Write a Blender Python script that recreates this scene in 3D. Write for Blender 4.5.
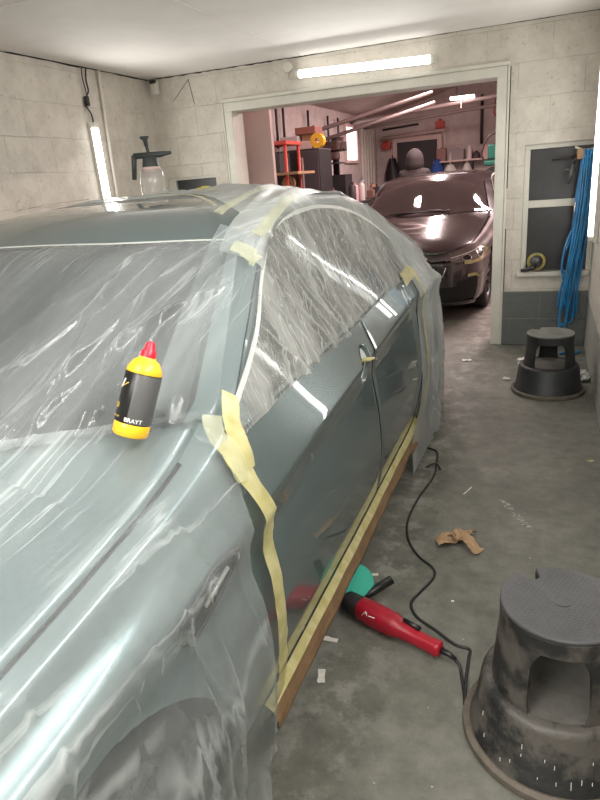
import bpy, bmesh, math, random
import numpy as np
from mathutils import Vector, Matrix, noise

for o in list(bpy.data.objects):
    bpy.data.objects.remove(o)
SC = bpy.context.scene
COL = SC.collection
PI = math.pi
R = math.radians

# ------------------------------------------------------------------ camera
cam = bpy.data.cameras.new('camera')
cam.sensor_fit = 'VERTICAL'; cam.sensor_height = 36.0
cam.lens = 620.0 / 800.0 * 36.0
cam.clip_start = 0.02
camo = bpy.data.objects.new('camera', cam); COL.objects.link(camo)
camo.matrix_world = Matrix.Translation((0, 0, 1.42)) @ Matrix.Rotation(R(22.1), 4, 'Z') @ Matrix.Rotation(R(90 - 19.4), 4, 'X') @ Matrix.Rotation(R(-4.6), 4, 'Z')
SC.camera = camo
SC.view_settings.view_transform = 'Standard'
SC.view_settings.look = 'None'
SC.view_settings.gamma = 1.0
SC.view_settings.use_curve_mapping = False
SC.view_settings.exposure = 0.0

world = bpy.data.worlds.new('world'); SC.world = world; world.use_nodes = True
world.node_tree.nodes['Background'].inputs[0].default_value = (0.75, 0.85, 1.0, 1)
world.node_tree.nodes['Background'].inputs[1].default_value = 0.6

def area(name, loc, rot, sx, sy, power, color):
    l = bpy.data.lights.new(name, 'AREA'); l.shape = 'RECTANGLE'; l.size = sx; l.size_y = sy
    l.energy = power; l.color = color
    o = bpy.data.objects.new(name, l); COL.objects.link(o); o.location = loc; o.rotation_euler = rot
    return o
# lamps of the two rooms: ceiling battens in the spray bay, pink-cast battens in the workshop
NEUT = (1.0, 0.985, 0.935); PINK = (1.0, 0.77, 0.745)
area('ceiling_lamp_light', (-1.2, -1.3, 2.28), (0, 0, R(90)), 0.12, 1.5, 95, NEUT)
area('ceiling_lamp_light', (-0.9, -0.2, 2.28), (0, 0, 0), 0.12, 1.5, 30, NEUT)
area('wall_lamp_light', (0.245, 0.85, 1.92), (0, R(75), 0), 0.05, 1.4, 34, NEUT)
area('wall_lamp_light', (0.245, 4.75, 1.50), (0, R(90), 0), 1.2, 0.035, 6, NEUT)
area('door_lamp_light', (-1.395, 5.10, 2.12), (R(-45), 0, 0), 1.1, 0.05, 15, NEUT)
area('wall_lamp_light', (-3.27, 4.4, 1.65), (0, R(-90), 0), 0.6, 0.05, 10, NEUT)
area('workshop_light', (-1.7, 7.6, 2.80), (0, 0, R(10)), 0.14, 1.5, 45, PINK)
area('workshop_light', (-1.63, 10.6, 2.80), (0, 0, R(10)), 0.14, 1.5, 85, PINK)
area('workshop_light', (0.4, 8.6, 2.75), (0, R(15), R(80)), 0.14, 1.5, 170, PINK)

# ------------------------------------------------------------------ helpers
def link(o, parent=None):
    COL.objects.link(o)
    if parent is not None: o.parent = parent
    return o
def tag(o, label=None, cat=None, group=None, kind=None):
    if label: o['label'] = label
    if cat: o['category'] = cat
    if group: o['group'] = group
    if kind: o['kind'] = kind
    return o
def empty(name, loc, label, cat, rz=0, group=None):
    o = bpy.data.objects.new(name, None); COL.objects.link(o)
    o.empty_display_size = 0.1
    o.location = loc; o.rotation_euler = (0, 0, rz)
    return tag(o, label, cat, group)
class MB:
    def __init__(s): s.v = []; s.f = []
    def add(s, vs, fs):
        b = len(s.v); s.v += [tuple(v) for v in vs]; s.f += [tuple(i + b for i in f) for f in fs]; return s
    def box(s, c, d, rot=None):
        x, y, z = d[0] / 2, d[1] / 2, d[2] / 2
        vs = [Vector(p) for p in ((-x,-y,-z),(x,-y,-z),(x,y,-z),(-x,y,-z),(-x,-y,z),(x,-y,z),(x,y,z),(-x,y,z))]
        if rot is not None: vs = [rot @ v for v in vs]
        vs = [v + Vector(c) for v in vs]
        return s.add(vs, [(0,3,2,1),(4,5,6,7),(0,1,5,4),(1,2,6,5),(2,3,7,6),(3,0,4,7)])
    def bb(s, a, b):
        return s.box([(a[i] + b[i]) / 2 for i in range(3)], [abs(b[i] - a[i]) for i in range(3)])
    def tube(s, pts, r, n=8, caps=True):
        pts = [Vector(p) for p in pts]; rs = r if isinstance(r, (list, tuple)) else [r] * len(pts)
        vs = []; fs = []
        up = None
        for i, p in enumerate(pts):
            t = (pts[min(i + 1, len(pts) - 1)] - pts[max(i - 1, 0)]).normalized()
            if up is None:
                up = Vector((0, 0, 1)) if abs(t.z) < 0.9 else Vector((1, 0, 0))
            a = t.cross(up).normalized(); b = a.cross(t).normalized(); up = b
            for k in range(n):
                th = 2 * PI * k / n
                vs.append(p + (a * math.cos(th) + b * math.sin(th)) * rs[i])
        for i in range(len(pts) - 1):
            for k in range(n):
                fs.append((i*n+k, i*n+(k+1)%n, (i+1)*n+(k+1)%n, (i+1)*n+k))
        if caps:
            fs.append(tuple(range(n))[::-1]); fs.append(tuple((len(pts)-1)*n + k for k in range(n)))
        return s.add(vs, fs)
    def lathe(s, prof, n=32, M=None, a0=0, a1=2*PI):
        full = abs(a1 - a0 - 2 * PI) < 1e-6; m = n if full else n + 1
        vs = []; fs = []
        for (r, z) in prof:
            for k in range(m):
                th = a0 + (a1 - a0) * k / n
                v = Vector((r * math.cos(th), r * math.sin(th), z)); vs.append(M @ v if M is not None else v)
        for i in range(len(prof) - 1):
            for k in range(n):
                k2 = (k + 1) % m
                fs.append((i*m+k, i*m+k2, (i+1)*m+k2, (i+1)*m+k))
        return s.add(vs, fs)
    def grid(s, fn, us, vs_):
        P = [fn(u, v) for u in us for v in vs_]; m = len(vs_); fs = []
        for i in range(len(us) - 1):
            for j in range(m - 1):
                fs.append((i*m+j, (i+1)*m+j, (i+1)*m+j+1, i*m+j+1))
        return s.add(P, fs)
    def sphere(s, c, r, n=12, m=8):
        if not isinstance(r, (tuple, list)): r = (r, r, r)
        c = Vector(c)
        return s.grid(lambda u, v: c + Vector((r[0]*math.sin(v)*math.cos(u), r[1]*math.sin(v)*math.sin(u), r[2]*math.cos(v))),
                      [2*PI*i/n for i in range(n+1)], [PI*j/m for j in range(m+1)])
    def prism(s, poly, z0, z1, M=None):
        n = len(poly); vs = [Vector((x, y, z0)) for x, y in poly] + [Vector((x, y, z1)) for x, y in poly]
        if M is not None: vs = [M @ v for v in vs]
        return s.add(vs, [tuple(range(n))[::-1], tuple(range(n, 2*n))] + [(i, (i+1)%n, n+(i+1)%n, n+i) for i in range(n)])
    def build(s, name, mat, parent=None, smooth=False, bevel=0, weld=True, loc=None, solid=0, smooth_angle=None):
        me = bpy.data.meshes.new(name); me.from_pydata(s.v, [], s.f)
        bm = bmesh.new(); bm.from_mesh(me)
        if weld: bmesh.ops.remove_doubles(bm, verts=bm.verts, dist=1e-5)
        bmesh.ops.recalc_face_normals(bm, faces=bm.faces)
        bm.to_mesh(me); bm.free()
        if smooth: me.polygons.foreach_set('use_smooth', [True] * len(me.polygons))
        me.materials.append(mat)
        o = bpy.data.objects.new(name, me); link(o, parent)
        if loc is not None: o.location = loc
        if solid:
            m = o.modifiers.new('s', 'SOLIDIFY'); m.thickness = solid
        if bevel:
            m = o.modifiers.new('b', 'BEVEL'); m.width = bevel; m.segments = 2; m.limit_method = 'ANGLE'; m.angle_limit = R(40)
        if smooth and smooth_angle:
            m = o.modifiers.new('e', 'EDGE_SPLIT'); m.split_angle = R(smooth_angle)
        return o

def lerp(a, b, t): return a + (b - a) * t
def interp(x, pts):
    if x <= pts[0][0]: return pts[0][1]
    for (a, b), (c, d) in zip(pts, pts[1:]):
        if x <= c: return b + (d - b) * (x - a) / (c - a)
    return pts[-1][1]
def sinterp(pts):
    """smooth (monotone cubic-ish) table"""
    xs = np.array([p[0] for p in pts], float); ys = np.array([p[1] for p in pts], float)
    d = np.diff(ys) / np.diff(xs); m = np.zeros(len(xs)); m[0] = d[0]; m[-1] = d[-1]
    for i in range(1, len(xs) - 1):
        m[i] = 0 if d[i-1] * d[i] <= 0 else 2 * d[i-1] * d[i] / (d[i-1] + d[i])
    def f(x):
        x = min(max(x, xs[0]), xs[-1]); i = int(min(np.searchsorted(xs, x, 'right') - 1, len(xs) - 2))
        h = xs[i+1] - xs[i]; t = (x - xs[i]) / h
        return float((2*t**3-3*t**2+1)*ys[i] + (t**3-2*t**2+t)*h*m[i] + (-2*t**3+3*t**2)*ys[i+1] + (t**3-t**2)*h*m[i+1])
    return f
def lin(a, b, n): return [a + (b - a) * i / n for i in range(n + 1)]
def smooth_path(pts, n=6):
    P = [Vector(p) for p in pts]; out = []
    for i in range(len(P) - 1):
        p0 = P[max(i-1, 0)]; p1 = P[i]; p2 = P[i+1]; p3 = P[min(i+2, len(P)-1)]
        for k in range(n):
            t = k / n
            out.append(0.5*((2*p1)+(p2-p0)*t+(2*p0-5*p1+4*p2-p3)*t*t+(3*p1-p0-3*p2+p3)*t**3))
    out.append(P[-1]); return out

# ------------------------------------------------------------------ materials
def nodes(name):
    m = bpy.data.materials.new(name); m.use_nodes = True; nt = m.node_tree
    return m, nt, nt.nodes['Principled BSDF']
def N(nt, t, **k):
    n = nt.nodes.new(t)
    for a, b in k.items(): setattr(n, a, b)
    return n
def mat(name, col, rough=0.5, metal=0.0, coat=0.0, var=0.0, vscale=6.0, col2=None, bump=0.0, bscale=40.0, emit=None, estr=0.0, coat_r=0.03, stretch=(1,1,1), spec=0.5, thresh=None):
    m, nt, b = nodes(name); L = nt.links
    b.inputs['Base Color'].default_value = (*col, 1); b.inputs['Roughness'].default_value = rough
    b.inputs['Metallic'].default_value = metal; b.inputs['Coat Weight'].default_value = coat
    b.inputs['Coat Roughness'].default_value = coat_r; b.inputs['Specular IOR Level'].default_value = spec
    if emit: b.inputs['Emission Color'].default_value = (*emit, 1); b.inputs['Emission Strength'].default_value = estr
    tc = N(nt, 'ShaderNodeTexCoord'); mp = N(nt, 'ShaderNodeMapping'); mp.inputs['Scale'].default_value = stretch
    L.new(tc.outputs['Object'], mp.inputs['Vector'])
    if var or col2:
        n = N(nt, 'ShaderNodeTexNoise'); n.inputs['Scale'].default_value = vscale; n.inputs['Detail'].default_value = 6
        n.inputs['Roughness'].default_value = 0.65
        L.new(mp.outputs[0], n.inputs['Vector'])
        cr = N(nt, 'ShaderNodeValToRGB'); c2 = col2 or tuple(max(0, c * (1 - var)) for c in col)
        lo, hi = thresh or (0.35, 0.65)
        cr.color_ramp.elements[0].position = lo; cr.color_ramp.elements[1].position = hi
        cr.color_ramp.elements[0].color = (*c2, 1); cr.color_ramp.elements[1].color = (*col, 1)
        L.new(n.outputs['Fac'], cr.inputs['Fac']); L.new(cr.outputs['Color'], b.inputs['Base Color'])
    if bump:
        n2 = N(nt, 'ShaderNodeTexNoise'); n2.inputs['Scale'].default_value = bscale; n2.inputs['Detail'].default_value = 5
        L.new(mp.outputs[0], n2.inputs['Vector'])
        bp = N(nt, 'ShaderNodeBump'); bp.inputs['Strength'].default_value = bump; bp.inputs['Distance'].default_value = 0.01
        L.new(n2.outputs['Fac'], bp.inputs['Height']); L.new(bp.outputs[0], b.inputs['Normal'])
    return m
def emission(name, col, s):
    m = bpy.data.materials.new(name); m.use_nodes = True; nt = m.node_tree
    for n in list(nt.nodes): nt.nodes.remove(n)
    e = N(nt, 'ShaderNodeEmission'); e.inputs[0].default_value = (*col, 1); e.inputs[1].default_value = s
    o = N(nt, 'ShaderNodeOutputMaterial'); nt.links.new(e.outputs[0], o.inputs[0]); return m
def block_wall(name, col, axes, joint=(0.30, 0.275, 0.235), w=0.45, h=0.235, dado=None, off=(0, 0)):
    """painted concrete blocks: courses, rough paint, chips; dado = (height, colour)"""
    m, nt, b = nodes(name); L = nt.links
    tc = N(nt, 'ShaderNodeTexCoord'); sp = N(nt, 'ShaderNodeSeparateXYZ'); cb = N(nt, 'ShaderNodeCombineXYZ')
    L.new(tc.outputs['Object'], sp.inputs[0]); L.new(sp.outputs[axes[0]], cb.inputs[0]); L.new(sp.outputs[axes[1]], cb.inputs[1])
    mp = N(nt, 'ShaderNodeMapping'); mp.inputs['Location'].default_value = (off[0], off[1], 0); L.new(cb.outputs[0], mp.inputs['Vector'])
    wn = N(nt, 'ShaderNodeTexNoise'); wn.inputs['Scale'].default_value = 5; L.new(tc.outputs['Object'], wn.inputs['Vector'])
    wm = N(nt, 'ShaderNodeVectorMath', operation='SCALE'); wm.inputs['Scale'].default_value = 0.018; L.new(wn.outputs['Color'], wm.inputs[0])
    wa = N(nt, 'ShaderNodeVectorMath', operation='ADD'); L.new(mp.outputs[0], wa.inputs[0]); L.new(wm.outputs[0], wa.inputs[1])
    br = N(nt, 'ShaderNodeTexBrick'); br.inputs['Scale'].default_value = 1; br.inputs['Brick Width'].default_value = w; br.inputs['Row Height'].default_value = h
    br.inputs['Mortar Size'].default_value = 0.0028; br.inputs['Mortar Smooth'].default_value = 0.9
    L.new(wa.outputs[0], br.inputs['Vector'])
    # how strongly each joint shows differs along the wall
    jn = N(nt, 'ShaderNodeTexNoise'); jn.inputs['Scale'].default_value = 2.2; jn.inputs['Detail'].default_value = 4; L.new(tc.outputs['Object'], jn.inputs['Vector'])
    jr = N(nt, 'ShaderNodeMapRange'); jr.inputs[1].default_value = 0.42; jr.inputs[2].default_value = 0.68; L.new(jn.outputs['Fac'], jr.inputs[0])
    jm = N(nt, 'ShaderNodeMath', operation='MULTIPLY'); L.new(br.outputs['Fac'], jm.inputs[0]); L.new(jr.outputs[0], jm.inputs[1])
    n = N(nt, 'ShaderNodeTexNoise'); n.inputs['Scale'].default_value = 7; n.inputs['Detail'].default_value = 8; n.inputs['Roughness'].default_value = 0.7; L.new(tc.outputs['Object'], n.inputs['Vector'])
    cr = N(nt, 'ShaderNodeValToRGB'); cr.color_ramp.elements[0].position = 0.3; cr.color_ramp.elements[1].position = 0.6
    cr.color_ramp.elements[0].color = (*[c * 0.78 for c in col], 1); cr.color_ramp.elements[1].color = (*col, 1); L.new(n.outputs['Fac'], cr.inputs['Fac'])
    src = cr.outputs['Color']
    # small chips and pits
    ch = N(nt, 'ShaderNodeTexNoise'); ch.inputs['Scale'].default_value = 38; ch.inputs['Detail'].default_value = 3; L.new(tc.outputs['Object'], ch.inputs['Vector'])
    c2 = N(nt, 'ShaderNodeMapRange'); c2.inputs[1].default_value = 0.64; c2.inputs[2].default_value = 0.74; L.new(ch.outputs['Fac'], c2.inputs[0])
    c3 = N(nt, 'ShaderNodeMath', operation='MULTIPLY'); c3.inputs[1].default_value = 0.55; L.new(c2.outputs[0], c3.inputs[0])
    mx0 = N(nt, 'ShaderNodeMixRGB'); mx0.inputs[2].default_value = (0.28, 0.25, 0.21, 1); L.new(c3.outputs[0], mx0.inputs[0]); L.new(src, mx0.inputs[1]); src = mx0.outputs[0]
    if dado:
        lt = N(nt, 'ShaderNodeMath', operation='LESS_THAN'); L.new(sp.outputs['Z'], lt.inputs[0]); lt.inputs[1].default_value = dado[0]
        dm = N(nt, 'ShaderNodeMixRGB'); L.new(lt.outputs[0], dm.inputs[0]); L.new(src, dm.inputs[1]); dm.inputs[2].default_value = (*dado[1], 1); src = dm.outputs[0]
    mx = N(nt, 'ShaderNodeMixRGB'); mx.inputs[2].default_value = (*joint, 1); L.new(jm.outputs[0], mx.inputs[0]); L.new(src, mx.inputs[1])
    L.new(mx.outputs[0], b.inputs['Base Color']); b.inputs['Roughness'].default_value = 0.6
    bn = N(nt, 'ShaderNodeTexNoise'); bn.inputs['Scale'].default_value = 16; bn.inputs['Detail'].default_value = 8; L.new(tc.outputs['Object'], bn.inputs['Vector'])
    ad = N(nt, 'ShaderNodeMath', operation='MULTIPLY_ADD'); ad.inputs[1].default_value = -1.2; L.new(br.outputs['Fac'], ad.inputs[0]); L.new(bn.outputs['Fac'], ad.inputs[2])
    bp = N(nt, 'ShaderNodeBump'); bp.inputs['Strength'].default_value = 0.45; bp.inputs['Distance'].default_value = 0.02
    L.new(ad.outputs[0], bp.inputs['Height']); L.new(bp.outputs[0], b.inputs['Normal'])
    return m
def floor_mat():
    m, nt, b = nodes('concrete_floor'); L = nt.links
    tc = N(nt, 'ShaderNodeTexCoord')
    def noise_(s, d=6, r=0.6):
        n = N(nt, 'ShaderNodeTexNoise'); n.inputs['Scale'].default_value = s; n.inputs['Detail'].default_value = d; n.inputs['Roughness'].default_value = r
        L.new(tc.outputs['Object'], n.inputs['Vector']); return n.outputs['Fac']
    def ramp(src, p0, c0, p1, c1):
        cr = N(nt, 'ShaderNodeValToRGB'); e = cr.color_ramp.elements; e[0].position = p0; e[1].position = p1; e[0].color = (*c0, 1); e[1].color = (*c1, 1)
        L.new(src, cr.inputs['Fac']); return cr.outputs['Color']
    base = ramp(noise_(1.6, 9, 0.68), 0.32, (0.112, 0.112, 0.092), 0.68, (0.215, 0.211, 0.18))
    fine = ramp(noise_(14, 8, 0.7), 0.35, (0.72, 0.72, 0.72), 0.62, (1.05, 1.05, 1.05))
    mu = N(nt, 'ShaderNodeMixRGB', blend_type='MULTIPLY'); mu.inputs[0].default_value = 1; L.new(base, mu.inputs[1]); L.new(fine, mu.inputs[2])
    spk = ramp(noise_(60, 2), 0.72, (0, 0, 0), 0.78, (1, 1, 1))
    m2 = N(nt, 'ShaderNodeMixRGB'); m2.inputs[2].default_value = (0.42, 0.40, 0.36, 1); L.new(spk, m2.inputs[0]); L.new(mu.outputs[0], m2.inputs[1])
    # dusty, dark-smeared strip worn along the car sill
    sp = N(nt, 'ShaderNodeSeparateXYZ'); L.new(tc.outputs['Object'], sp.inputs[0])
    ax = N(nt, 'ShaderNodeMath', operation='ADD'); ax.inputs[1].default_value = 0.50; L.new(sp.outputs['X'], ax.inputs[0])
    ab = N(nt, 'ShaderNodeMath', operation='ABSOLUTE'); L.new(ax.outputs[0], ab.inputs[0])
    mr = N(nt, 'ShaderNodeMapRange'); mr.inputs[1].default_value = 0.0; mr.inputs[2].default_value = 0.22; mr.inputs[3].default_value = 1; mr.inputs[4].default_value = 0; L.new(ab.outputs[0], mr.inputs[0])
    dn = ramp(noise_(9, 6, 0.7), 0.48, (0, 0, 0), 0.60, (1, 1, 1))
    dm = N(nt, 'ShaderNodeMath', operation='MULTIPLY'); L.new(mr.outputs[0], dm.inputs[0]); L.new(dn, dm.inputs[1])
    dm2 = N(nt, 'ShaderNodeMath', operation='MULTIPLY'); L.new(dm.outputs[0], dm2.inputs[0]); dm2.inputs[1].default_value = 0.6
    m3 = N(nt, 'ShaderNodeMixRGB'); m3.inputs[2].default_value = (0.36, 0.35, 0.32, 1); L.new(dm2.outputs[0], m3.inputs[0]); L.new(m2.outputs[0], m3.inputs[1])
    st = ramp(noise_(3.1, 7, 0.7), 0.56, (0, 0, 0), 0.70, (0.75, 0.75, 0.75))
    m4 = N(nt, 'ShaderNodeMixRGB'); m4.inputs[2].default_value = (0.10, 0.10, 0.085, 1); L.new(st, m4.inputs[0]); L.new(m3.outputs[0], m4.inputs[1])
    L.new(m4.outputs[0], b.inputs['Base Color']); b.inputs['Roughness'].default_value = 0.62
    bp = N(nt, 'ShaderNodeBump'); bp.inputs['Strength'].default_value = 0.35; bp.inputs['Distance'].default_value = 0.008
    L.new(noise_(22, 8, 0.7), bp.inputs['Height']); L.new(bp.outputs[0], b.inputs['Normal'])
    return m
def film_mat(name, dens=0.3, tint=(0.80, 0.84, 0.85), spec_r=0.13, bs=60, bstr=0.35, st=(1, 1, 1), fg=0.28, skew=.55, cf=16.0, cz=1.6, crease=0.30):
    """thin milky masking film: part see-through, part scattering, glossy on top"""
    m = bpy.data.materials.new(name); m.use_nodes = True; nt = m.node_tree; L = nt.links
    for n in list(nt.nodes): nt.nodes.remove(n)
    tc = N(nt, 'ShaderNodeTexCoord'); mp = N(nt, 'ShaderNodeMapping'); mp.inputs['Scale'].default_value = st; L.new(tc.outputs['Object'], mp.inputs['Vector'])
    n1 = N(nt, 'ShaderNodeTexNoise'); n1.inputs['Scale'].default_value = bs; n1.inputs['Detail'].default_value = 6; n1.inputs['Roughness'].default_value = 0.62; n1.inputs['Distortion'].default_value = 0.6; L.new(mp.outputs[0], n1.inputs['Vector'])
    bp = N(nt, 'ShaderNodeBump'); bp.inputs['Strength'].default_value = bstr; bp.inputs['Distance'].default_value = 0.01; L.new(n1.outputs['Fac'], bp.inputs['Height'])
    n2 = N(nt, 'ShaderNodeTexNoise'); n2.inputs['Scale'].default_value = 3.5; n2.inputs['Detail'].default_value = 5; L.new(mp.outputs[0], n2.inputs['Vector'])
    mr = N(nt, 'ShaderNodeMapRange'); mr.inputs[1].default_value = 0.3; mr.inputs[2].default_value = 0.7; mr.inputs[3].default_value = dens * 0.72; mr.inputs[4].default_value = min(1, dens * 1.3); L.new(n2.outputs['Fac'], mr.inputs[0])
    # creases where the film lies double: thin bright lines running along the folds
    cs = N(nt, 'ShaderNodeSeparateXYZ'); L.new(tc.outputs['Object'], cs.inputs[0])
    c1 = N(nt, 'ShaderNodeMath', operation='MULTIPLY_ADD'); c1.inputs[1].default_value = -skew; L.new(cs.outputs['Y'], c1.inputs[0]); L.new(cs.outputs['X'], c1.inputs[2])
    c4 = N(nt, 'ShaderNodeCombineXYZ')
    for k_, (src_, f_) in enumerate(((c1.outputs[0], cf), (cs.outputs['Y'], 0.7), (cs.outputs['Z'], cz))):
        mm = N(nt, 'ShaderNodeMath', operation='MULTIPLY'); mm.inputs[1].default_value = f_; L.new(src_, mm.inputs[0]); L.new(mm.outputs[0], c4.inputs[k_])
    cn = N(nt, 'ShaderNodeTexNoise'); cn.inputs['Scale'].default_value = 1; cn.inputs['Detail'].default_value = 3; cn.inputs['Distortion'].default_value = 0.5; L.new(c4.outputs[0], cn.inputs['Vector'])
    r1 = N(nt, 'ShaderNodeMath', operation='SUBTRACT'); r1.inputs[1].default_value = 0.5; L.new(cn.outputs['Fac'], r1.inputs[0])
    r2 = N(nt, 'ShaderNodeMath', operation='ABSOLUTE'); L.new(r1.outputs[0], r2.inputs[0])
    r3 = N(nt, 'ShaderNodeMapRange'); r3.inputs[1].default_value = 0.0; r3.inputs[2].default_value = 0.028; r3.inputs[3].default_value = crease; r3.inputs[4].default_value = 0.0; L.new(r2.outputs[0], r3.inputs[0])
    sn = N(nt, 'ShaderNodeMapRange'); sn.inputs[1].default_value = 0.38; sn.inputs[2].default_value = 0.62; L.new(n2.outputs['Fac'], sn.inputs[0])
    r4 = N(nt, 'ShaderNodeMath', operation='MULTIPLY'); L.new(r3.outputs[0], r4.inputs[0]); L.new(sn.outputs[0], r4.inputs[1])
    r5 = N(nt, 'ShaderNodeMath', operation='ADD'); c5 = N(nt, 'ShaderNodeVectorMath', operation='SCALE'); c5.inputs['Scale'].default_value = 0.32; L.new(c4.outputs[0], c5.inputs[0])
    cl = N(nt, 'ShaderNodeTexNoise'); cl.inputs['Scale'].default_value = 1; cl.inputs['Detail'].default_value = 2; cl.inputs['Distortion'].default_value = 0.7; L.new(c5.outputs[0], cl.inputs['Vector'])
    cm = N(nt, 'ShaderNodeMapRange'); cm.inputs[1].default_value = 0.42; cm.inputs[2].default_value = 0.66; cm.inputs[3].default_value = 0.0; cm.inputs[4].default_value = crease * 0.55; L.new(cl.outputs['Fac'], cm.inputs[0])
    r6 = N(nt, 'ShaderNodeMath', operation='ADD'); L.new(mr.outputs[0], r6.inputs[0]); L.new(cm.outputs[0], r6.inputs[1]); L.new(r6.outputs[0], r5.inputs[0]); L.new(r4.outputs[0], r5.inputs[1])
    # more film is crossed at a grazing angle
    lw = N(nt, 'ShaderNodeLayerWeight'); lw.inputs[0].default_value = 0.35; L.new(bp.outputs[0], lw.inputs['Normal'])
    ma = N(nt, 'ShaderNodeMath', operation='MULTIPLY_ADD'); ma.inputs[1].default_value = fg; L.new(lw.outputs['Facing'], ma.inputs[0]); L.new(r5.outputs[0], ma.inputs[2]); ma.use_clamp = True
    tr = N(nt, 'ShaderNodeBsdfTransparent'); tr.inputs[0].default_value = (0.97, 0.985, 0.985, 1)
    df = N(nt, 'ShaderNodeBsdfDiffuse'); df.inputs[0].default_value = (*tint, 1)
    tl = N(nt, 'ShaderNodeBsdfTranslucent'); tl.inputs[0].default_value = (*tint, 1)
    mx = N(nt, 'ShaderNodeMixShader'); mx.inputs[0].default_value = 0.45; L.new(df.outputs[0], mx.inputs[1]); L.new(tl.outputs[0], mx.inputs[2])
    m1 = N(nt, 'ShaderNodeMixShader'); L.new(ma.outputs[0], m1.inputs[0]); L.new(tr.outputs[0], m1.inputs[1]); L.new(mx.outputs[0], m1.inputs[2])
    gl = N(nt, 'ShaderNodeBsdfGlossy'); gl.inputs['Roughness'].default_value = spec_r; L.new(bp.outputs[0], gl.inputs['Normal'])
    fr = N(nt, 'ShaderNodeFresnel'); fr.inputs[0].default_value = 1.5; L.new(bp.outputs[0], fr.inputs['Normal'])
    m2 = N(nt, 'ShaderNodeMixShader'); fm = N(nt, 'ShaderNodeMath', operation='MULTIPLY'); fm.inputs[1].default_value = 0.6; L.new(fr.outputs[0], fm.inputs[0]); fc_ = N(nt, 'ShaderNodeMath', operation='MINIMUM'); fc_.inputs[1].default_value = 0.30; L.new(fm.outputs[0], fc_.inputs[0]); L.new(fc_.outputs[0], m2.inputs[0]); L.new(m1.outputs[0], m2.inputs[1]); L.new(gl.outputs[0], m2.inputs[2])
    o = N(nt, 'ShaderNodeOutputMaterial'); L.new(m2.outputs[0], o.inputs[0])
    return m
def tape_mat(nm='masking_tape_yellow', alpha=.72, ca=(0.52, 0.46, 0.17), cb_=(0.70, 0.64, 0.33)):
    m = bpy.data.materials.new(nm); m.use_nodes = True; nt = m.node_tree; L = nt.links; b = nt.nodes['Principled BSDF']
    tc = N(nt, 'ShaderNodeTexCoord'); n = N(nt, 'ShaderNodeTexNoise'); n.inputs['Scale'].default_value = 22; n.inputs['Detail'].default_value = 5; L.new(tc.outputs['Object'], n.inputs['Vector'])
    cr = N(nt, 'ShaderNodeValToRGB'); cr.color_ramp.elements[0].position = 0.35; cr.color_ramp.elements[1].position = 0.65
    cr.color_ramp.elements[0].color = (*ca, 1); cr.color_ramp.elements[1].color = (*cb_, 1)
    L.new(n.outputs['Fac'], cr.inputs['Fac']); L.new(cr.outputs['Color'], b.inputs['Base Color']); b.inputs['Roughness'].default_value = 0.45; b.inputs['Alpha'].default_value = alpha
    bp = N(nt, 'ShaderNodeBump'); bp.inputs['Strength'].default_value = 0.5; bp.inputs['Distance'].default_value = 0.006; L.new(n.outputs['Fac'], bp.inputs['Height']); L.new(bp.outputs[0], b.inputs['Normal'])
    return m

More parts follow.
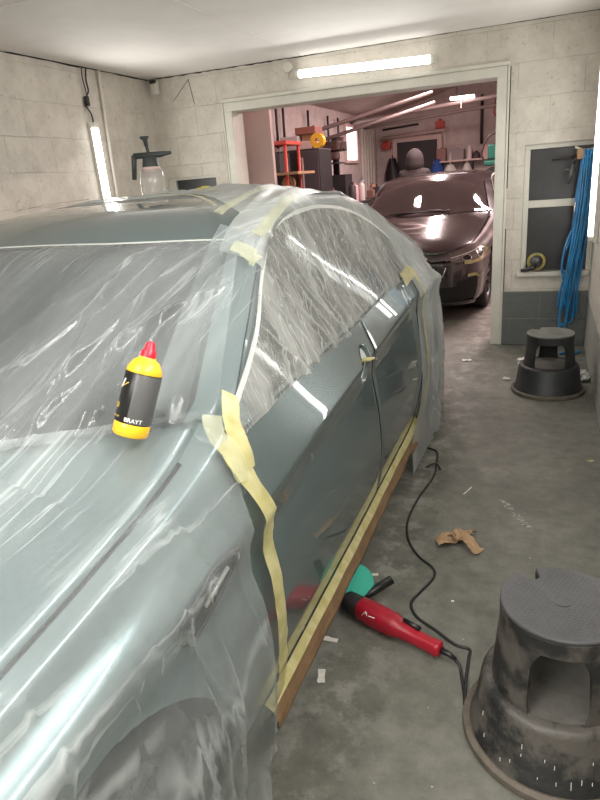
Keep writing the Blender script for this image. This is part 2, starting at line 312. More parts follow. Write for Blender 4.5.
WALLC = (0.66, 0.615, 0.545)
M = dict(
 wall_back=block_wall('painted_block_back', WALLC, ('X', 'Z'), dado=(0.447, (0.125, 0.135, 0.13))),
 wall_side=block_wall('painted_block_side', WALLC, ('Y', 'Z'), off=(0.1, 0.02)),
 wall_right=block_wall('painted_block_right', WALLC, ('Y', 'Z'), dado=(0.40, (0.34, 0.34, 0.31))),
 wall_shop=block_wall('painted_block_workshop', (0.60, 0.50, 0.475), ('Y', 'Z')),
 wall_shopb=block_wall('painted_block_workshop_end', (0.60, 0.50, 0.475), ('X', 'Z')),
 ceil=mat('ceiling_board', (0.90, 0.87, 0.83), 0.75, var=0.10, vscale=1.5, bump=0.12, bscale=5),
 floor=floor_mat(),
 white=mat('white_gloss_wood', (0.70, 0.68, 0.61), 0.45, var=0.12, vscale=5, bump=0.15, bscale=20),
 crack=mat('dark_gap', (0.03, 0.028, 0.025), 0.9),
 tube=emission('lamp_tube', (1.0, 0.98, 0.93), 5.0),
 tubehot=emission('lamp_tube_bright', (1.0, 0.98, 0.93), 16.0),
 tubedim=emission('lamp_tube_workshop', (1.0, 0.90, 0.88), 9.0),
 sky=emission('daylight_pane', (1.0, 0.86, 0.82), 3.2),
 paint=mat('grey_teal_paint', (0.15, 0.198, 0.208), 0.30, metal=0.55, coat=1.0, coat_r=0.02),
 panel=mat('grey_teal_door', (0.155, 0.205, 0.215), 0.26, metal=0.55, coat=1.0, coat_r=0.015),
 cavity=mat('handle_recess_primer', (0.62, 0.65, 0.64), 0.35, coat=0.4),
 paint2=mat('dark_grey_paint', (0.026, 0.020, 0.021), 0.20, metal=0.25, coat=1.0, coat_r=0.03, var=0.2, vscale=3),
 dust=mat('sanded_dusty_paint', (0.16, 0.12, 0.118), 0.55, metal=0.2, coat=0.3, var=0.5, vscale=5),
 glass=mat('tinted_car_glass', (0.028, 0.030, 0.032), 0.06, coat=1.0, coat_r=0.01),
 glass2=mat('windscreen_glass', (0.028, 0.022, 0.022), 0.05, coat=1.0, coat_r=0.01),
 black=mat('black_plastic', (0.012, 0.012, 0.013), 0.4),
 matblack=mat('matt_black', (0.01, 0.01, 0.01), 0.85),
 rubber=mat('tyre_rubber', (0.018, 0.018, 0.018), 0.75, bump=0.2),
 chrome=mat('chrome', (0.75, 0.75, 0.76), 0.12, metal=1.0),
 trimw=mat('window_trim', (0.66, 0.68, 0.66), 0.3, metal=0.3, var=0.15),
 alloy=mat('wheel_alloy', (0.10, 0.10, 0.10), 0.45, metal=0.6),
 lampglass=mat('headlight_lens', (0.20, 0.17, 0.16), 0.08, coat=1.0, var=0.5, vscale=14),
 film=film_mat('masking_film_front', 0.12, (0.80, 0.85, 0.86), 0.24, 60, 0.85, fg=0.12, skew=.08, cf=20.0, crease=0.36),
 film_ws=film_mat('masking_film_windscreen', 0.09, (0.75, 0.80, 0.81), 0.16, 30, 0.12, skew=.10, cf=18.0, crease=0.24, fg=0.14),
 film_side=film_mat('masking_film_windows', 0.15, (0.78, 0.79, 0.76), 0.14, 30, 0.5, (1, 1, 0.5), skew=-2.4, cf=13, cz=5.0, crease=0.45),
 film_rear=film_mat('masking_film_rear', 0.36, (0.80, 0.83, 0.82), 0.14, 30, 0.6),
 tape=tape_mat(),
 tape2=tape_mat('pale_masking_tape', .40, (0.50, 0.50, 0.30), (0.64, 0.64, 0.44)),
 kraft=mat('brown_masking_paper', (0.27, 0.165, 0.085), 0.7, var=0.35, vscale=9, bump=0.4, bscale=14),
 kraft2=mat('brown_paper_scrap', (0.43, 0.275, 0.155), 0.75, var=0.3, vscale=12, bump=0.3, bscale=30),
 stool=mat('dusty_black_stool_plastic', (0.017, 0.017, 0.017), 0.5, col2=(0.085, 0.076, 0.066), vscale=8, bump=0.35, bscale=30, thresh=(0.44, 0.57)),
 stool_dust=mat('stool_step_dust', (0.17, 0.16, 0.145), 0.8, var=0.35, vscale=10),
 stool_rim=mat('stool_rubber_rim', (0.15, 0.125, 0.10), 0.75, var=0.5, vscale=14),
 stool2=mat('black_stool_plastic', (0.016, 0.017, 0.018), 0.5, var=-0.9, vscale=9),
 stool2_top=mat('worn_stool_top', (0.20, 0.205, 0.185), 0.5, var=0.4, vscale=12),
 red=mat('red_tool_plastic', (0.42, 0.012, 0.03), 0.38, var=0.25, vscale=20),
 redcap=mat('red_cap', (0.62, 0.01, 0.03), 0.35),
 green=mat('green_foam_pad', (0.05, 0.42, 0.31), 0.85, bump=0.3, bscale=200),
 yellow=mat('yellow_bottle', (0.83, 0.47, 0.02), 0.35),
 label=mat('black_label', (0.010, 0.010, 0.010), 0.32, spec=0.3),
 label2=mat('grey_label', (0.085, 0.085, 0.085), 0.4),
 whiteink=mat('white_print', (0.85, 0.85, 0.82), 0.5),
 goldink=mat('gold_print', (0.70, 0.45, 0.10), 0.5),
 cable=mat('black_cable', (0.014, 0.015, 0.015), 0.5),
 blue=mat('blue_hose', (0.03, 0.28, 0.62), 0.3, var=0.5, vscale=6, coat=0.4),
 pane=mat('grimy_dark_pane', (0.048, 0.048, 0.050), 0.38, var=0.45, vscale=3),
 pvc=mat('white_pipe', (0.66, 0.62, 0.56), 0.45),
 greyp=mat('grey_sprayer_plastic', (0.045, 0.052, 0.053), 0.5),
 clear=film_mat('cloudy_bottle', 0.35, (0.74, 0.70, 0.66), 0.15, 10, 0.05, crease=0.0),
 pinkb=mat('painted_board', (0.70, 0.52, 0.49), 0.6, var=0.12, vscale=3),
 steel=mat('dark_steel', (0.04, 0.035, 0.037), 0.5, metal=0.3),
 wood=mat('plywood', (0.45, 0.27, 0.14), 0.6, var=0.3, vscale=6),
 redm=mat('red_painted_steel', (0.50, 0.06, 0.04), 0.45),
 bluec=mat('blue_cloth', (0.03, 0.08, 0.30), 0.8),
 greenp=mat('green_plastic', (0.01, 0.13, 0.09), 0.45),
 hoodie=mat('grey_hoodie', (0.05, 0.04, 0.04), 0.9, bump=0.3, bscale=60),
 jeans=mat('dark_trousers', (0.03, 0.03, 0.04), 0.9),
 skin=mat('skin', (0.55, 0.33, 0.25), 0.55),
 paperw=mat('white_paper', (0.72, 0.70, 0.64), 0.8),
 chalk=mat('chalk_scuff', (0.42, 0.40, 0.37), 0.9),
)

# ------------------------------------------------------------------ the setting
CEIL = 2.37; XL = -3.38; XR = 0.34; YB = 5.32; YF = -3.2
def struct(mb, name, m, **k):
    o = mb.build(name, m, **k); o['kind'] = 'structure'; return o
struct(MB().bb((-4.2, YF - .2, -.1), (2.4, 14.3, 0)), 'floor', M['floor'])
struct(MB().bb((XL - .2, YF - .2, CEIL), (XR + .2, YB, CEIL + .12)), 'ceiling', M['ceil'])
struct(MB().bb((XL - .2, YF - .2, 0), (XL, YB + .2, CEIL)), 'wall_left', M['wall_side'])
struct(MB().bb((XR, YF - .2, 0), (XR + .2, YB + .2, CEIL)), 'wall_right', M['wall_right'])
struct(MB().bb((XL - .2, YF - .2, 0), (XR + .2, YF, CEIL)), 'wall_front', M['wall_back'])
# back wall: opening X -2.64..-.33 below 2.09, window recess to the right, hatch to the left
OL, OR, OT = -2.63, -0.33, 2.08
T = 0.2
WL, WR, WB, WT = -0.17, 0.33, 0.60, 1.545
HL, HR, HB, HT = -3.31, -2.80, 1.08, 1.53
w = MB()
w.bb((XL, YB, 0), (HL, YB+T, CEIL)); w.bb((HL, YB, 0), (HR, YB+T, HB)); w.bb((HL, YB, HT), (HR, YB+T, CEIL)); w.bb((HR, YB, 0), (OL, YB+T, CEIL))
w.bb((OL, YB, OT), (OR, YB+T, CEIL)); w.bb((OR, YB, 0), (WL, YB+T, CEIL)); w.bb((WL, YB, 0), (WR, YB+T, WB)); w.bb((WL, YB, WT), (WR, YB+T, CEIL)); w.bb((WR, YB, 0), (XR, YB+T, CEIL))
struct(w, 'wall_back', M['wall_back'], weld=False)
# frame round the wide opening
f = MB(); fw = 0.055
f.bb((OL-.02, YB-.012, 0), (OL+fw, YB+T+.01, OT-.05)); f.bb((OR-fw, YB-.012, 0), (OR+.02, YB+T+.01, OT-.05)); f.bb((OL-.02, YB-.012, OT-.05), (OR+.02, YB+T+.01, OT+.02))
f.bb((OL-.036, YB-.02, 0), (OL-.021, YB-.001, OT+.021)); f.bb((OR+.021, YB-.02, 0), (OR+.036, YB-.001, OT+.021)); f.bb((OL-.036, YB-.02, OT+.0215), (OR+.036, YB-.001, OT+.05))
struct(f, 'trim_1', M['white'], weld=False, bevel=.004)
g = MB(); random.seed(4)
for xx in (OL-.042, OR+.040):
    z = 0.45
    while z < OT:
        l = random.uniform(.05, .4)
        if random.random() < .7: g.bb((xx-.003, YB-.004, z), (xx+.003, YB+.002, min(z+l, OT+.05)))
        z += l
struct(g, 'trim_2', M['crack'], weld=False)
# shrinkage crack line under the ceiling
g = MB()
def crack(p0, p1, n, amp, wd):
    pts = []
    for i in range(n+1):
        p = Vector(p0).lerp(Vector(p1), i/n); p.z += random.uniform(-amp, amp); pts.append(p)
    g.tube(pts, [wd*random.uniform(.3, 1.3) for _ in pts], 4)
crack((XL+.004, -1, CEIL-.004), (XL+.004, YB, CEIL-.004), 60, .003, .006)
crack((XL, YB-.003, CEIL-.004), (OL+.9, YB-.003, CEIL-.004), 40, .003, .005)
crack((OL+.9, YB-.003, CEIL-.004), (XR, YB-.003, CEIL-.002), 30, .002, .002)
struct(g, 'trim_3', M['crack'], weld=False)
# ceiling board joints
g = MB()
g.bb((XL, 2.9, CEIL-.004), (XR, 2.925, CEIL+.001)); g.bb((-1.9, YF, CEIL-.003), (-1.885, YB, CEIL+.001)); g.bb((XL, .5, CEIL-.004), (XR, .52, CEIL+.001))
struct(g, 'trim_4', M['ceil'], weld=False)
# plinth of the back wall (thicker painted foot)
struct(MB().bb((OR+.035, YB-.03, 0), (XR, YB, .447)), 'trim_5', M['wall_back'], bevel=.008)
# window with two dark panes
wf = MB()
wf.bb((WL, YB+.03, WB), (WL+.04, YB+.09, WT-.035)); wf.bb((WL, YB+.03, WT-.035), (WR, YB+.09, WT)); wf.bb((WL+.04, YB+.032, 1.085), (WR-.02, YB+.088, 1.14)); wf.bb((WR-.02, YB+.03, WB), (WR, YB+.09, WT-.035))
wf.bb((WL-.02, YB-.035, WB-.035), (WR, YB+.1, WB))
wo = struct(wf, 'window_1', M['white'], weld=False, bevel=.004)
for a, b in ((WB, 1.085), (1.14, WT-.035)):
    MB().bb((WL+.04, YB+.055, a), (WR-.02, YB+.065, b)).build('pane', M['pane'], wo)
# small hatch window on the left
wf = MB(); wf.bb((HL, YB+.02, HT-.02), (HR, YB+.08, HT)); wf.bb((HL, YB+.02, HB+.02), (HL+.07, YB+.08, HT-.02)); wf.bb((HR-.015, YB+.02, HB+.02), (HR, YB+.08, HT-.02)); wf.bb((HL, YB+.02, HB), (HR, YB+.08, HB+.02))
wo = struct(wf, 'window_2', M['white'], weld=False)
MB().bb((HL+.07, YB+.05, HB+.02), (HR-.015, YB+.06, HT-.02)).build('pane', M['pane'], wo)
# workshop behind
SL, SR, SE = -3.45, 1.6, 14.0
struct(MB().bb((SL-.2, YB+T, 0), (SL, SE+.2, 3.6)), 'wall_workshop_left', M['wall_shop'])
struct(MB().bb((SR, YB+T, 0), (SR+.2, SE+.2, 3.9)), 'wall_workshop_right', M['wall_shop'])
struct(MB().bb((SL, SE, 0), (SR, SE+.2, 3.9)), 'wall_workshop_end', M['wall_shopb'])
struct(MB().bb((SL-.2, YB, CEIL), (SR+.2, YB+T, 3.9)).bb((XR+.2, YB, 0), (SR+.2, YB+T, CEIL)), 'wall_workshop_front', M['wall_shopb'])
rf = MB(); ez, rz_, rx = 2.45, 3.35, -0.3
rf.add([(SL-.2, YB, ez), (rx, YB, rz_), (rx, SE+.2, rz_), (SL-.2, SE+.2, ez), (SL-.2, YB, ez+.1), (rx, YB, rz_+.1), (rx, SE+.2, rz_+.1), (SL-.2, SE+.2, ez+.1)], [(0,1,2,3),(4,7,6,5),(0,4,5,1),(2,6,7,3),(0,3,7,4)])
rf.add([(rx, YB, rz_), (SR+.2, YB, 2.7), (SR+.2, SE+.2, 2.7), (rx, SE+.2, rz_), (rx, YB, rz_+.1), (SR+.2, YB, 2.8), (SR+.2, SE+.2, 2.8), (rx, SE+.2, rz_+.1)], [(0,1,2,3),(4,7,6,5),(0,4,5,1),(2,6,7,3),(1,5,6,2)])
struct(rf, 'ceiling_workshop', mat('workshop_ceiling', (0.58, 0.44, 0.40), 0.7, var=0.2, vscale=2), weld=False)
# end wall door and the steel lintel pipe over it
d = struct(MB().bb((-3.0, SE-.05, 0), (-2.16, SE-.01, 2.02)), 'door_1', M['steel'])
MB().tube([(-2.26, SE-.05, 1.0), (-2.26, SE-.10, 1.0), (-2.36, SE-.10, 1.0)], .012).build('door_handle', M['chrome'], d)
f = MB(); f.bb((-3.09, SE-.07, 0), (-3.0, SE, 2.02)); f.bb((-2.16, SE-.07, 0), (-2.07, SE, 2.02)); f.bb((-3.09, SE-.07, 2.02), (-2.07, SE, 2.11))
struct(f, 'trim_6', M['pinkb'], weld=False)
# bright window in the workshop's left wall, and tall lit strips near the opening
def shop_window(n, y0, y1, z0, z1):
    f = MB(); t = .05
    f.bb((SL, y0, z0+t), (SL+.05, y0+t, z1-t)); f.bb((SL, y1-t, z0+t), (SL+.05, y1, z1-t)); f.bb((SL, y0, z0), (SL+.05, y1, z0+t)); f.bb((SL, y0, z1-t), (SL+.05, y1, z1))
    o = struct(f, 'window_%d' % n, M['pinkb'], weld=False)
    MB().bb((SL+.005, y0+t, z0+t), (SL+.02, y1-t, z1-t)).build('pane', M['sky'], o)
shop_window(3, 11.55, 12.35, 1.66, 2.32)
shop_window(4, 6.55, 7.15, 1.55, 2.32)
m_ = MB()
for k in range(5): m_.bb((SL, 12.75 + k * .22, .2), (SL + .03, 12.85 + k * .22, 2.3))
struct(m_, 'trim_7', M['white'])

# ------------------------------------------------------------------ car bodies
# car space: x outboard (right side of picture = +), y from the nose to the tail, z up
hw_t = sinterp([(0.45,.89),(0.85,.915),(1.5,.92),(2.5,.925),(3.4,.925),(3.8,.93),(4.3,.875),(4.6,.80)])
zb_t = sinterp([(0,.60),(.3,.68),(.9,.765),(1.1,.79),(1.4,.85),(1.55,.915),(2.5,.95),(3.2,.975),(3.6,.975),(3.8,.94),(4.1,.86),(4.9,.80)])
zr_t = sinterp([(0,.64),(.3,.72),(.9,.805),(1.1,.83),(1.4,.885),(1.54,.945),(1.8,1.09),(2.1,1.25),(2.3,1.315),(2.6,1.345),(2.9,1.335),(3.2,1.28),(3.5,1.165),(3.8,1.02),(4.1,.91),(4.9,.84)])
zc_t = sinterp([(0,.69),(.1,.74),(.3,.80),(.9,.90),(1.1,.935),(1.18,.955),(1.86,1.305),(2.2,1.372),(2.7,1.392),(3.2,1.365),(3.8,1.22),(4.3,1.02),(4.6,.94),(4.9,.88)])
crz_t = sinterp([(-.6,.62),(.6,.72),(1.5,.745),(2.2,.80),(3.0,.85),(3.8,.88),(5.5,.86)])
NQ = 2 / 3.2
def plan(q):
    """outline of the car seen from above: (x, y, nx, ny)"""
    def p(q):
        if q < .45:
            th = (q + .55) * PI / 2; th = max(th, 1e-4)
            return .89 * math.sin(th) ** NQ, .45 * (1 - math.cos(th))
        if q <= 4.6: return hw_t(q), q
        th = min((q - 4.6) / .9, 1) * PI / 2
        return .80 * max(math.cos(th), 0) ** NQ, 4.6 + .3 * math.sin(th)
    x, y = p(q); e = .004
    if q > 5.47: return x, y, 0.0, 1.0
    a = p(max(q - e, -.5499)); b = p(q + e); tx, ty = b[0] - a[0], b[1] - a[1]; l = math.hypot(tx, ty) or 1
    return x, y, ty / l, -tx / l
za_t = sinterp([(1.5,.93),(1.8,1.06),(2.0,1.185),(2.2,1.285),(2.4,1.315),(2.6,1.322),(2.8,1.310),(3.0,1.275),(3.2,1.205),(3.36,1.115),(3.48,1.01)])
def prof(q, z):
    y = min(max(q, 0), 4.9)
    zb = zb_t(y); cz = min(crz_t(q), zb - .04)
    if z > zb:
        k = .50
        return .05 + (z - zb) * k
    return interp(z, [(.12,.11),(.18,.055),(.24,.03),(.33,.012),(.46,.0),(.58,.006),(cz-.09,.022),(cz-.03,.014),(cz,.002),(cz+.015,.006),(zb,.05)])
def dent(q, z):
    # handle recesses of the two side doors (handles removed)
    d = 0
    for (cy, cz, a, b, h) in ((2.42, .812, .045, .062, .030), (3.16, .905, .030, .040, .022)):
        r = ((q - cy) / a) ** 2 + ((z - cz) / b) ** 2
        if r < 1: d += h * (1 - r * r) ** .6
    return d
def S(q, z, off=0.0, dents=False):
    x, y, nx, ny = plan(q)
    d = prof(q, z) - off + (dent(q, z) if dents else 0)
    return Vector((max(x - d * nx, 0), y - d * ny, z))
def zr_(q): return zr_t(min(max(plan(q)[1], 0), 4.9))
def hr(y):
    """half width of the rail at y"""
    if y < .45:
        th = math.acos(max(min(1 - y / .45, 1), -1)); q = th * 2 / PI - .55
    elif y > 4.6:
        th = math.asin(min((y - 4.6) / .3, 1)); q = 4.6 + .9 * th * 2 / PI
    else: q = y
    return S(q, zr_t(min(max(y, 0), 4.9))).x
_hr = [hr(i * .01) for i in range(491)]
def hrf(y):
    i = min(max(y, 0), 4.899) / .01; k = int(i); return _hr[k] + (_hr[min(k+1, 490)] - _hr[k]) * (i - k)
def top(x, y, off=0.0):
    y = min(max(y, 0.0), 4.9)
    zr, zc, h = zr_t(y), zc_t(y), max(hrf(y), .05)
    fz = min(abs(x) / h, 1.0)
    pz = 2.2 if y > 1.2 else 2.6
    if y > 1.9: pz = 2.2 + min((y - 1.9) * 3, .9)
    return Vector((x, y, zr + (zc - zr) * (1 - fz ** pz) + off))
def topn(x, y, off):
    e = .01
    a = top(x + e, y) - top(x - e, y); b = top(x, y + e) - top(x, y - e)
    n = a.cross(b).normalized(); return top(x, y) + n * off
def hood_s(y): return min(.81, hrf(y) - .028)
def cowl(x): return 1.16 + .34 * min(abs(x) / .78, 1.05) ** 2
def header(x): return 1.84 + .22 * (abs(x) / .62) ** 2
def door_f(z): return interp(z, [(.15,1.545),(.55,1.56),(.75,1.555),(.86,1.53),(.95,1.50)])
def door_m(z): return interp(z, [(.15,2.60),(.6,2.575),(.95,2.52)])
def door_r(z): return interp(z, [(.15,3.27),(.25,3.32),(.40,3.44),(.55,3.475),(.74,3.44),(1.0,3.36)])
def flip(v, s): return Vector((v.x * s, v.y, v.z))

def build_body(root, paint, glassm, side_film=False, dents=False, dusty=None):
    parts = {}
    ys = lin(.004, .45, 14) + lin(.45, 1.0, 8)[1:]
    # bonnet
    def hood(a, b):
        # a across -1..1, b from nose to cowl
        y0 = .035 + .0 * abs(a)
        s_end = .8045; x = a * s_end
        yc = cowl(x) - .012
        # nose edge follows the plan outline
        yn = .03
        for _ in range(30):
            if hood_s(yn) < abs(x): yn += .014
            else: break
        y = lerp(yn, yc, b); return topn(max(-hood_s(y), min(hood_s(y), x)), y, .004 + .0)
    m = MB().grid(hood, lin(-1, 1, 48), lin(0, 1, 44))
    parts['bonnet'] = m.build('bonnet', paint, root, smooth=True, solid=.012)
    # shell below everything (dark) so that gaps read dark
    def shell(sg):
        m = MB()
        qs = lin(-.549, .45, 22) + lin(.45, 4.6, 70)[1:] + lin(4.6, 5.49, 16)[1:]
        def fn(q, v):
            y = min(max(plan(q)[1], 0), 4.9); zr = zr_t(y)
            if v <= 1:
                z = lerp(.16, zr, v); p = S(q, z, -.016); return Vector((p.x * sg, p.y, p.z - .012 * v))
            f = 2 - v; p = S(q, zr, -.016)
            t = top(p.x * f, p.y, -.016); return Vector((t.x * sg, t.y, t.z))
        vs_ = lin(0, 1, 18) + lin(1, 2, 12)[1:]
        m.grid(fn, qs, vs_)
        # drop faces inside the wheel arches
        keep = []
        for f_ in m.f:
            c = sum((Vector(m.v[i]) for i in f_), Vector()) / 4
            if abs(c.x) > .6 and any((c.y - ay) ** 2 + (c.z - .28) ** 2 < .39 ** 2 for ay in (.94, 3.80)): continue
            keep.append(f_)
        m.f = keep; return m
    m = shell(1); m2 = shell(-1); m.add(m2.v, m2.f)
    m.build('body_shell', M['matblack'], root, smooth=True)
    def archpatch(m, ay, rad=.36, sgn=1):
        vs_ = [Vector(v) for v in m.v]; ins = [((v.y - ay) ** 2 + (v.z - .28) ** 2) < rad ** 2 for v in vs_]
        keep = []; touch = set()
        for f_ in m.f:
            k = sum(ins[i] for i in f_)
            if k == len(f_): continue
            keep.append(f_)
            for i in f_:
                if ins[i]: touch.add(i)
        for i in touch:
            v = vs_[i]; d = Vector((0, v.y - ay, v.z - .28)); l = max(d.length, 1e-3)
            v2 = Vector((v.x, ay + d.y / l * rad, .28 + d.z / l * rad)); m.v[i] = tuple(v2)
        m.f = keep
    def arch_lip(name, ay, sg):
        m = MB()
        def fn(t, w_):
            th = lerp(-.33, PI + .33, t); r_ = .36
            y = ay + math.cos(th) * r_; z = .28 + math.sin(th) * r_
            p = S(y, max(z, .16), .004); return Vector(((p.x - w_ * .16) * sg, y, z))
        m.grid(fn, lin(0, 1, 32), [0, .25, 1]); return m
    for sg in (1, -1):
        # wing: side up to the rail, then over to the bonnet seam
        def wing(q, v):
            y = plan(q)[1]; zr = zr_(q)
            if v <= 1:
                z = lerp(.20, zr, v); qq = q
                if q > 1.2: qq = lerp(1.2, door_f(z) - .005, (q - 1.2) / .3)
                return flip(S(qq, z, .004), sg)
            p = S(q, zr, .004); sx = hood_s(p.y) + .005; f = v - 1
            t = topn(lerp(p.x, min(sx, p.x), f), p.y, .004); return Vector((t.x * sg, t.y, t.z))
        qs = lin(-.549, .45, 30) + lin(.45, 1.5, 60)[1:]
        m = MB().grid(wing, qs, lin(0, 1, 44) + lin(1, 2, 5)[1:])
        archpatch(m, .94)
        # the bumper is the low front part of that skin
        mbp = MB(); mbp.v = list(m.v); keep = []
        for f_ in m.f:
            c = sum((Vector(m.v[i]) for i in f_), Vector()) / len(f_)
            (mbp.f if (c.y < .47 and c.z < .60) else keep).append(f_)
        m.f = keep
        def prune(mm):
            used = sorted({i for f_ in mm.f for i in f_}); ix = {a: k for k, a in enumerate(used)}
            mm.v = [mm.v[i] for i in used]; mm.f = [tuple(ix[i] for i in f_) for f_ in mm.f]
        prune(m); prune(mbp); mbp.build('front_bumper', paint, root, smooth=True)
        parts['wing%d' % sg] = m.build('front_wing', (dusty or paint) if sg > 0 else paint, root, smooth=True)
        arch_lip('l', .94, sg).build('wheel_arch_liner', M['matblack'], root, smooth=True)
        # doors
        def door(e0, e1, z1, g=.005):
            def fn(a, v):
                z = lerp(.215, z1, v); q = lerp(e0(z) + g, e1(z) - g, a); z2 = min(z, zb_t(q) - .0)
                z2 = lerp(.215, zb_t(q) - .004, v)
                edge = min(a, 1 - a) * 60; r_ = .0 if edge > .9 else .004
                return flip(S(q, z2, .004 - r_, dents), sg)
            return fn
        for (e0, e1) in ((door_f, door_m), (door_m, door_r)):
            pm = M['panel'] if dents else paint
            o = MB().grid(door(e0, e1, .95), lin(0, 1, 100), lin(0, 1, 72)).build('car_door', pm, root, smooth=True)
            parts.setdefault('doors%d' % sg, []).append(o)
        # rocker under the doors
        MB().grid(lambda q, v: flip(S(q, lerp(.14, .207, v), .0), sg), lin(1.2, 3.45, 24), lin(0, 1, 4)).build('sill', paint, root, smooth=True)
        # painted frame round the side windows, with the dark glass set on it
        def frame(q, v):
            y = q; return flip(S(q, lerp(zb_t(y) + .002, zr_t(y), v), .003), sg)
        MB().grid(frame, lin(1.51, 4.0, 80), lin(0, 1, 14)).build('window_frame', paint, root, smooth=True)
        def sglass(q, v):
            zl, zh = zb_t(q) + .015, za_t(q)
            return flip(S(q, lerp(zl, max(zh, zl + .002), v), .008), sg)
        MB().grid(sglass, lin(1.62, 3.47, 60), lin(0, 1, 12)).build('side_window', glassm, root, smooth=True)
        def trimf(q, v):
            return flip(S(q, max(za_t(q) + v * .016, zb_t(q) + .01), .012), sg)
        MB().grid(trimf, lin(1.55, 3.48, 70), [0, .5, 1]).build('window_trim', M['trimw'], root, smooth=True)
        # rear quarter
        def quarter(q, v):
            y = min(plan(q)[1], 4.9); z = lerp(.20, zr_(q) if q > 4.0 else zb_t(y) + .002, v); qq = q
            if q < 3.7: qq = lerp(door_r(z) + .005, 3.7, (q - 3.4) / .3)
            return flip(S(qq, z, .004), sg)
        m = MB().grid(quarter, lin(3.4, 4.6, 64) + lin(4.6, 5.49, 24)[1:], lin(0, 1, 46))
        archpatch(m, 3.80)
        m.build('rear_wing', paint, root, smooth=True)
        arch_lip('l', 3.80, sg).build('wheel_arch_liner', M['matblack'], root, smooth=True)
        # wheels
        for ay in (.94, 3.80):
            wheel(root, .775 * sg, ay, .315, sg)
    # windscreen
    def ws(a, b, off):
        x0 = lerp(.775, .625, b) * a; y = lerp(cowl(x0), header(x0), b)
        x = max(-hrf(y) + .03, min(hrf(y) - .03, x0)); return topn(x, y, off)
    parts['ws'] = MB().grid(lambda a, b: ws(a * 1.0, b, .004), lin(-1, 1, 40), lin(0, 1, 30)).build('windscreen', glassm, root, smooth=True)
    MB().grid(lambda a, b: topn(a * .78, cowl(a * .78) - .012 + b * .03, .000), lin(-1, 1, 30), [0, .5, 1]).build('cowl_panel', M['black'], root, smooth=True)
    for sg in (1, -1):
        def pillar(a, b):
            x0 = lerp(.785, .635, b); y = lerp(cowl(x0), header(x0), b); h = hrf(y); return flip(topn(lerp(min(x0, h - .03), h, a), y, .006), sg)
        m = MB().grid(pillar, lin(0, 1, 4), lin(0, 1, 24))
        m.grid(lambda a, b: flip(topn(lerp(.775, hrf(lerp(1.40, 1.72, b)), a), lerp(1.40, 1.72, b), .002), sg), lin(0, 1, 5), lin(0, 1, 10))
        m.build('windscreen_pillar', paint, root, smooth=True, weld=False)
    def roof(a, b):
        x0 = a * .64; y = lerp(header(x0), 3.36, b); h = hrf(y); return topn(a * h, y, .004)
    parts['roof'] = MB().grid(roof, lin(-1, 1, 40), lin(0, 1, 40)).build('roof', paint, root, smooth=True)
    MB().grid(lambda a, b: topn(a * (hrf(lerp(3.37, 4.2, b)) - .02), lerp(3.37, 4.2, b), .002), lin(-1, 1, 24), lin(0, 1, 20)).build('rear_window', glassm, root, smooth=True)
    MB().grid(lambda a, b: topn(a * hrf(lerp(4.21, 4.89, b)), lerp(4.21, 4.89, b), .004), lin(-1, 1, 30), lin(0, 1, 20)).build('boot_lid', paint, root, smooth=True)
    return parts
def wheel(root, x, y, z, sg):
    e = bpy.data.objects.new('wheel', None); link(e, root); e.location = (x, y, z); e.empty_display_size = .1
    Mx = Matrix.Rotation(R(90) * sg, 4, 'Y') @ Matrix.Scale(.955, 4)
    MB().lathe([(.235,-.11),(.30,-.115),(.325,-.09),(.33,-.03),(.33,.03),(.325,.085),(.30,.108),(.235,.10),(.225,0),(.235,-.11)], 40, Mx).build('tyre', M['rubber'], e, smooth=True)
    m = MB().lathe([(.225,-.10),(.235,.095),(.222,.10),(.205,.07),(.20,-.09)], 40, Mx)
    m.lathe([(0,.075),(.045,.078),(.06,.06),(.06,.0),(0,0)], 20, Mx)
    for k in range(10):
        th = 2 * PI * k / 10
        for dth in (-.09, .09):
            a = Vector((.05*math.cos(th), .05*math.sin(th), .06)); b = Vector((.215*math.cos(th+dth), .215*math.sin(th+dth), .082))
            m.tube([Mx @ a, Mx @ b], .010, 6)
    m.build('rim', M['alloy'], e, smooth=True, smooth_angle=40)
    MB().lathe([(.0,-.02),(.17,-.02),(.17,-.03),(0,-.03)], 32, Mx).build('brake_disc', M['steel'], e, smooth=True, smooth_angle=40)

# --- near car: nose at Y=-.44, centre line X=-1.47
CX, CY = -1.47, -0.44
car = empty('car', (CX, CY, 0), 'large grey-green car in the foreground, masked with clear film and yellow tape, doors left bare', 'car')
bp_ = build_body(car, M['paint'], M['glass'], dents=True)
# handle hardware left in the recesses
fd, rd = bp_['doors1'][0], bp_['doors1'][1]
def disc_on(q, z, rq, rz, off, name, m, parent, n=28, shape=None):
    b = MB()
    b.grid(lambda r_, t: S(q + rq * r_ * math.cos(t), z + rz * r_ * math.sin(t), off + .006, True), [0, .34, .67, 1], lin(0, 2*PI, n))
    return b.build(name, m, parent, smooth=True)
o = disc_on(2.42, .812, .040, .056, .002, 'handle_recess', M['cavity'], fd); o['label'] = 'oval bare handle recess, pale'
o = disc_on(3.16, .905, .026, .034, .002, 'handle_recess', M['cavity'], rd)
p = S(2.42, .817, -.02); MB().tube([p + Vector((-.03, 0, 0)), p + Vector((.002, .004, .0))], .013, 12).build('lock_hole', M['matblack'], fd, smooth=True)
MB().tube([p + Vector((0, .012, .004)), p + Vector((.022, .02, .006)), p + Vector((.040, .034, .008))], [.007, .008, .004], 8).build('tape_plug', M['tape'], fd, smooth=True)
p = S(3.16, .905, -.015); MB().tube([p + Vector((-.03, 0, 0)), p + Vector((.004, .0, .0))], .012, 12).build('lock_hole', M['matblack'], rd, smooth=True)
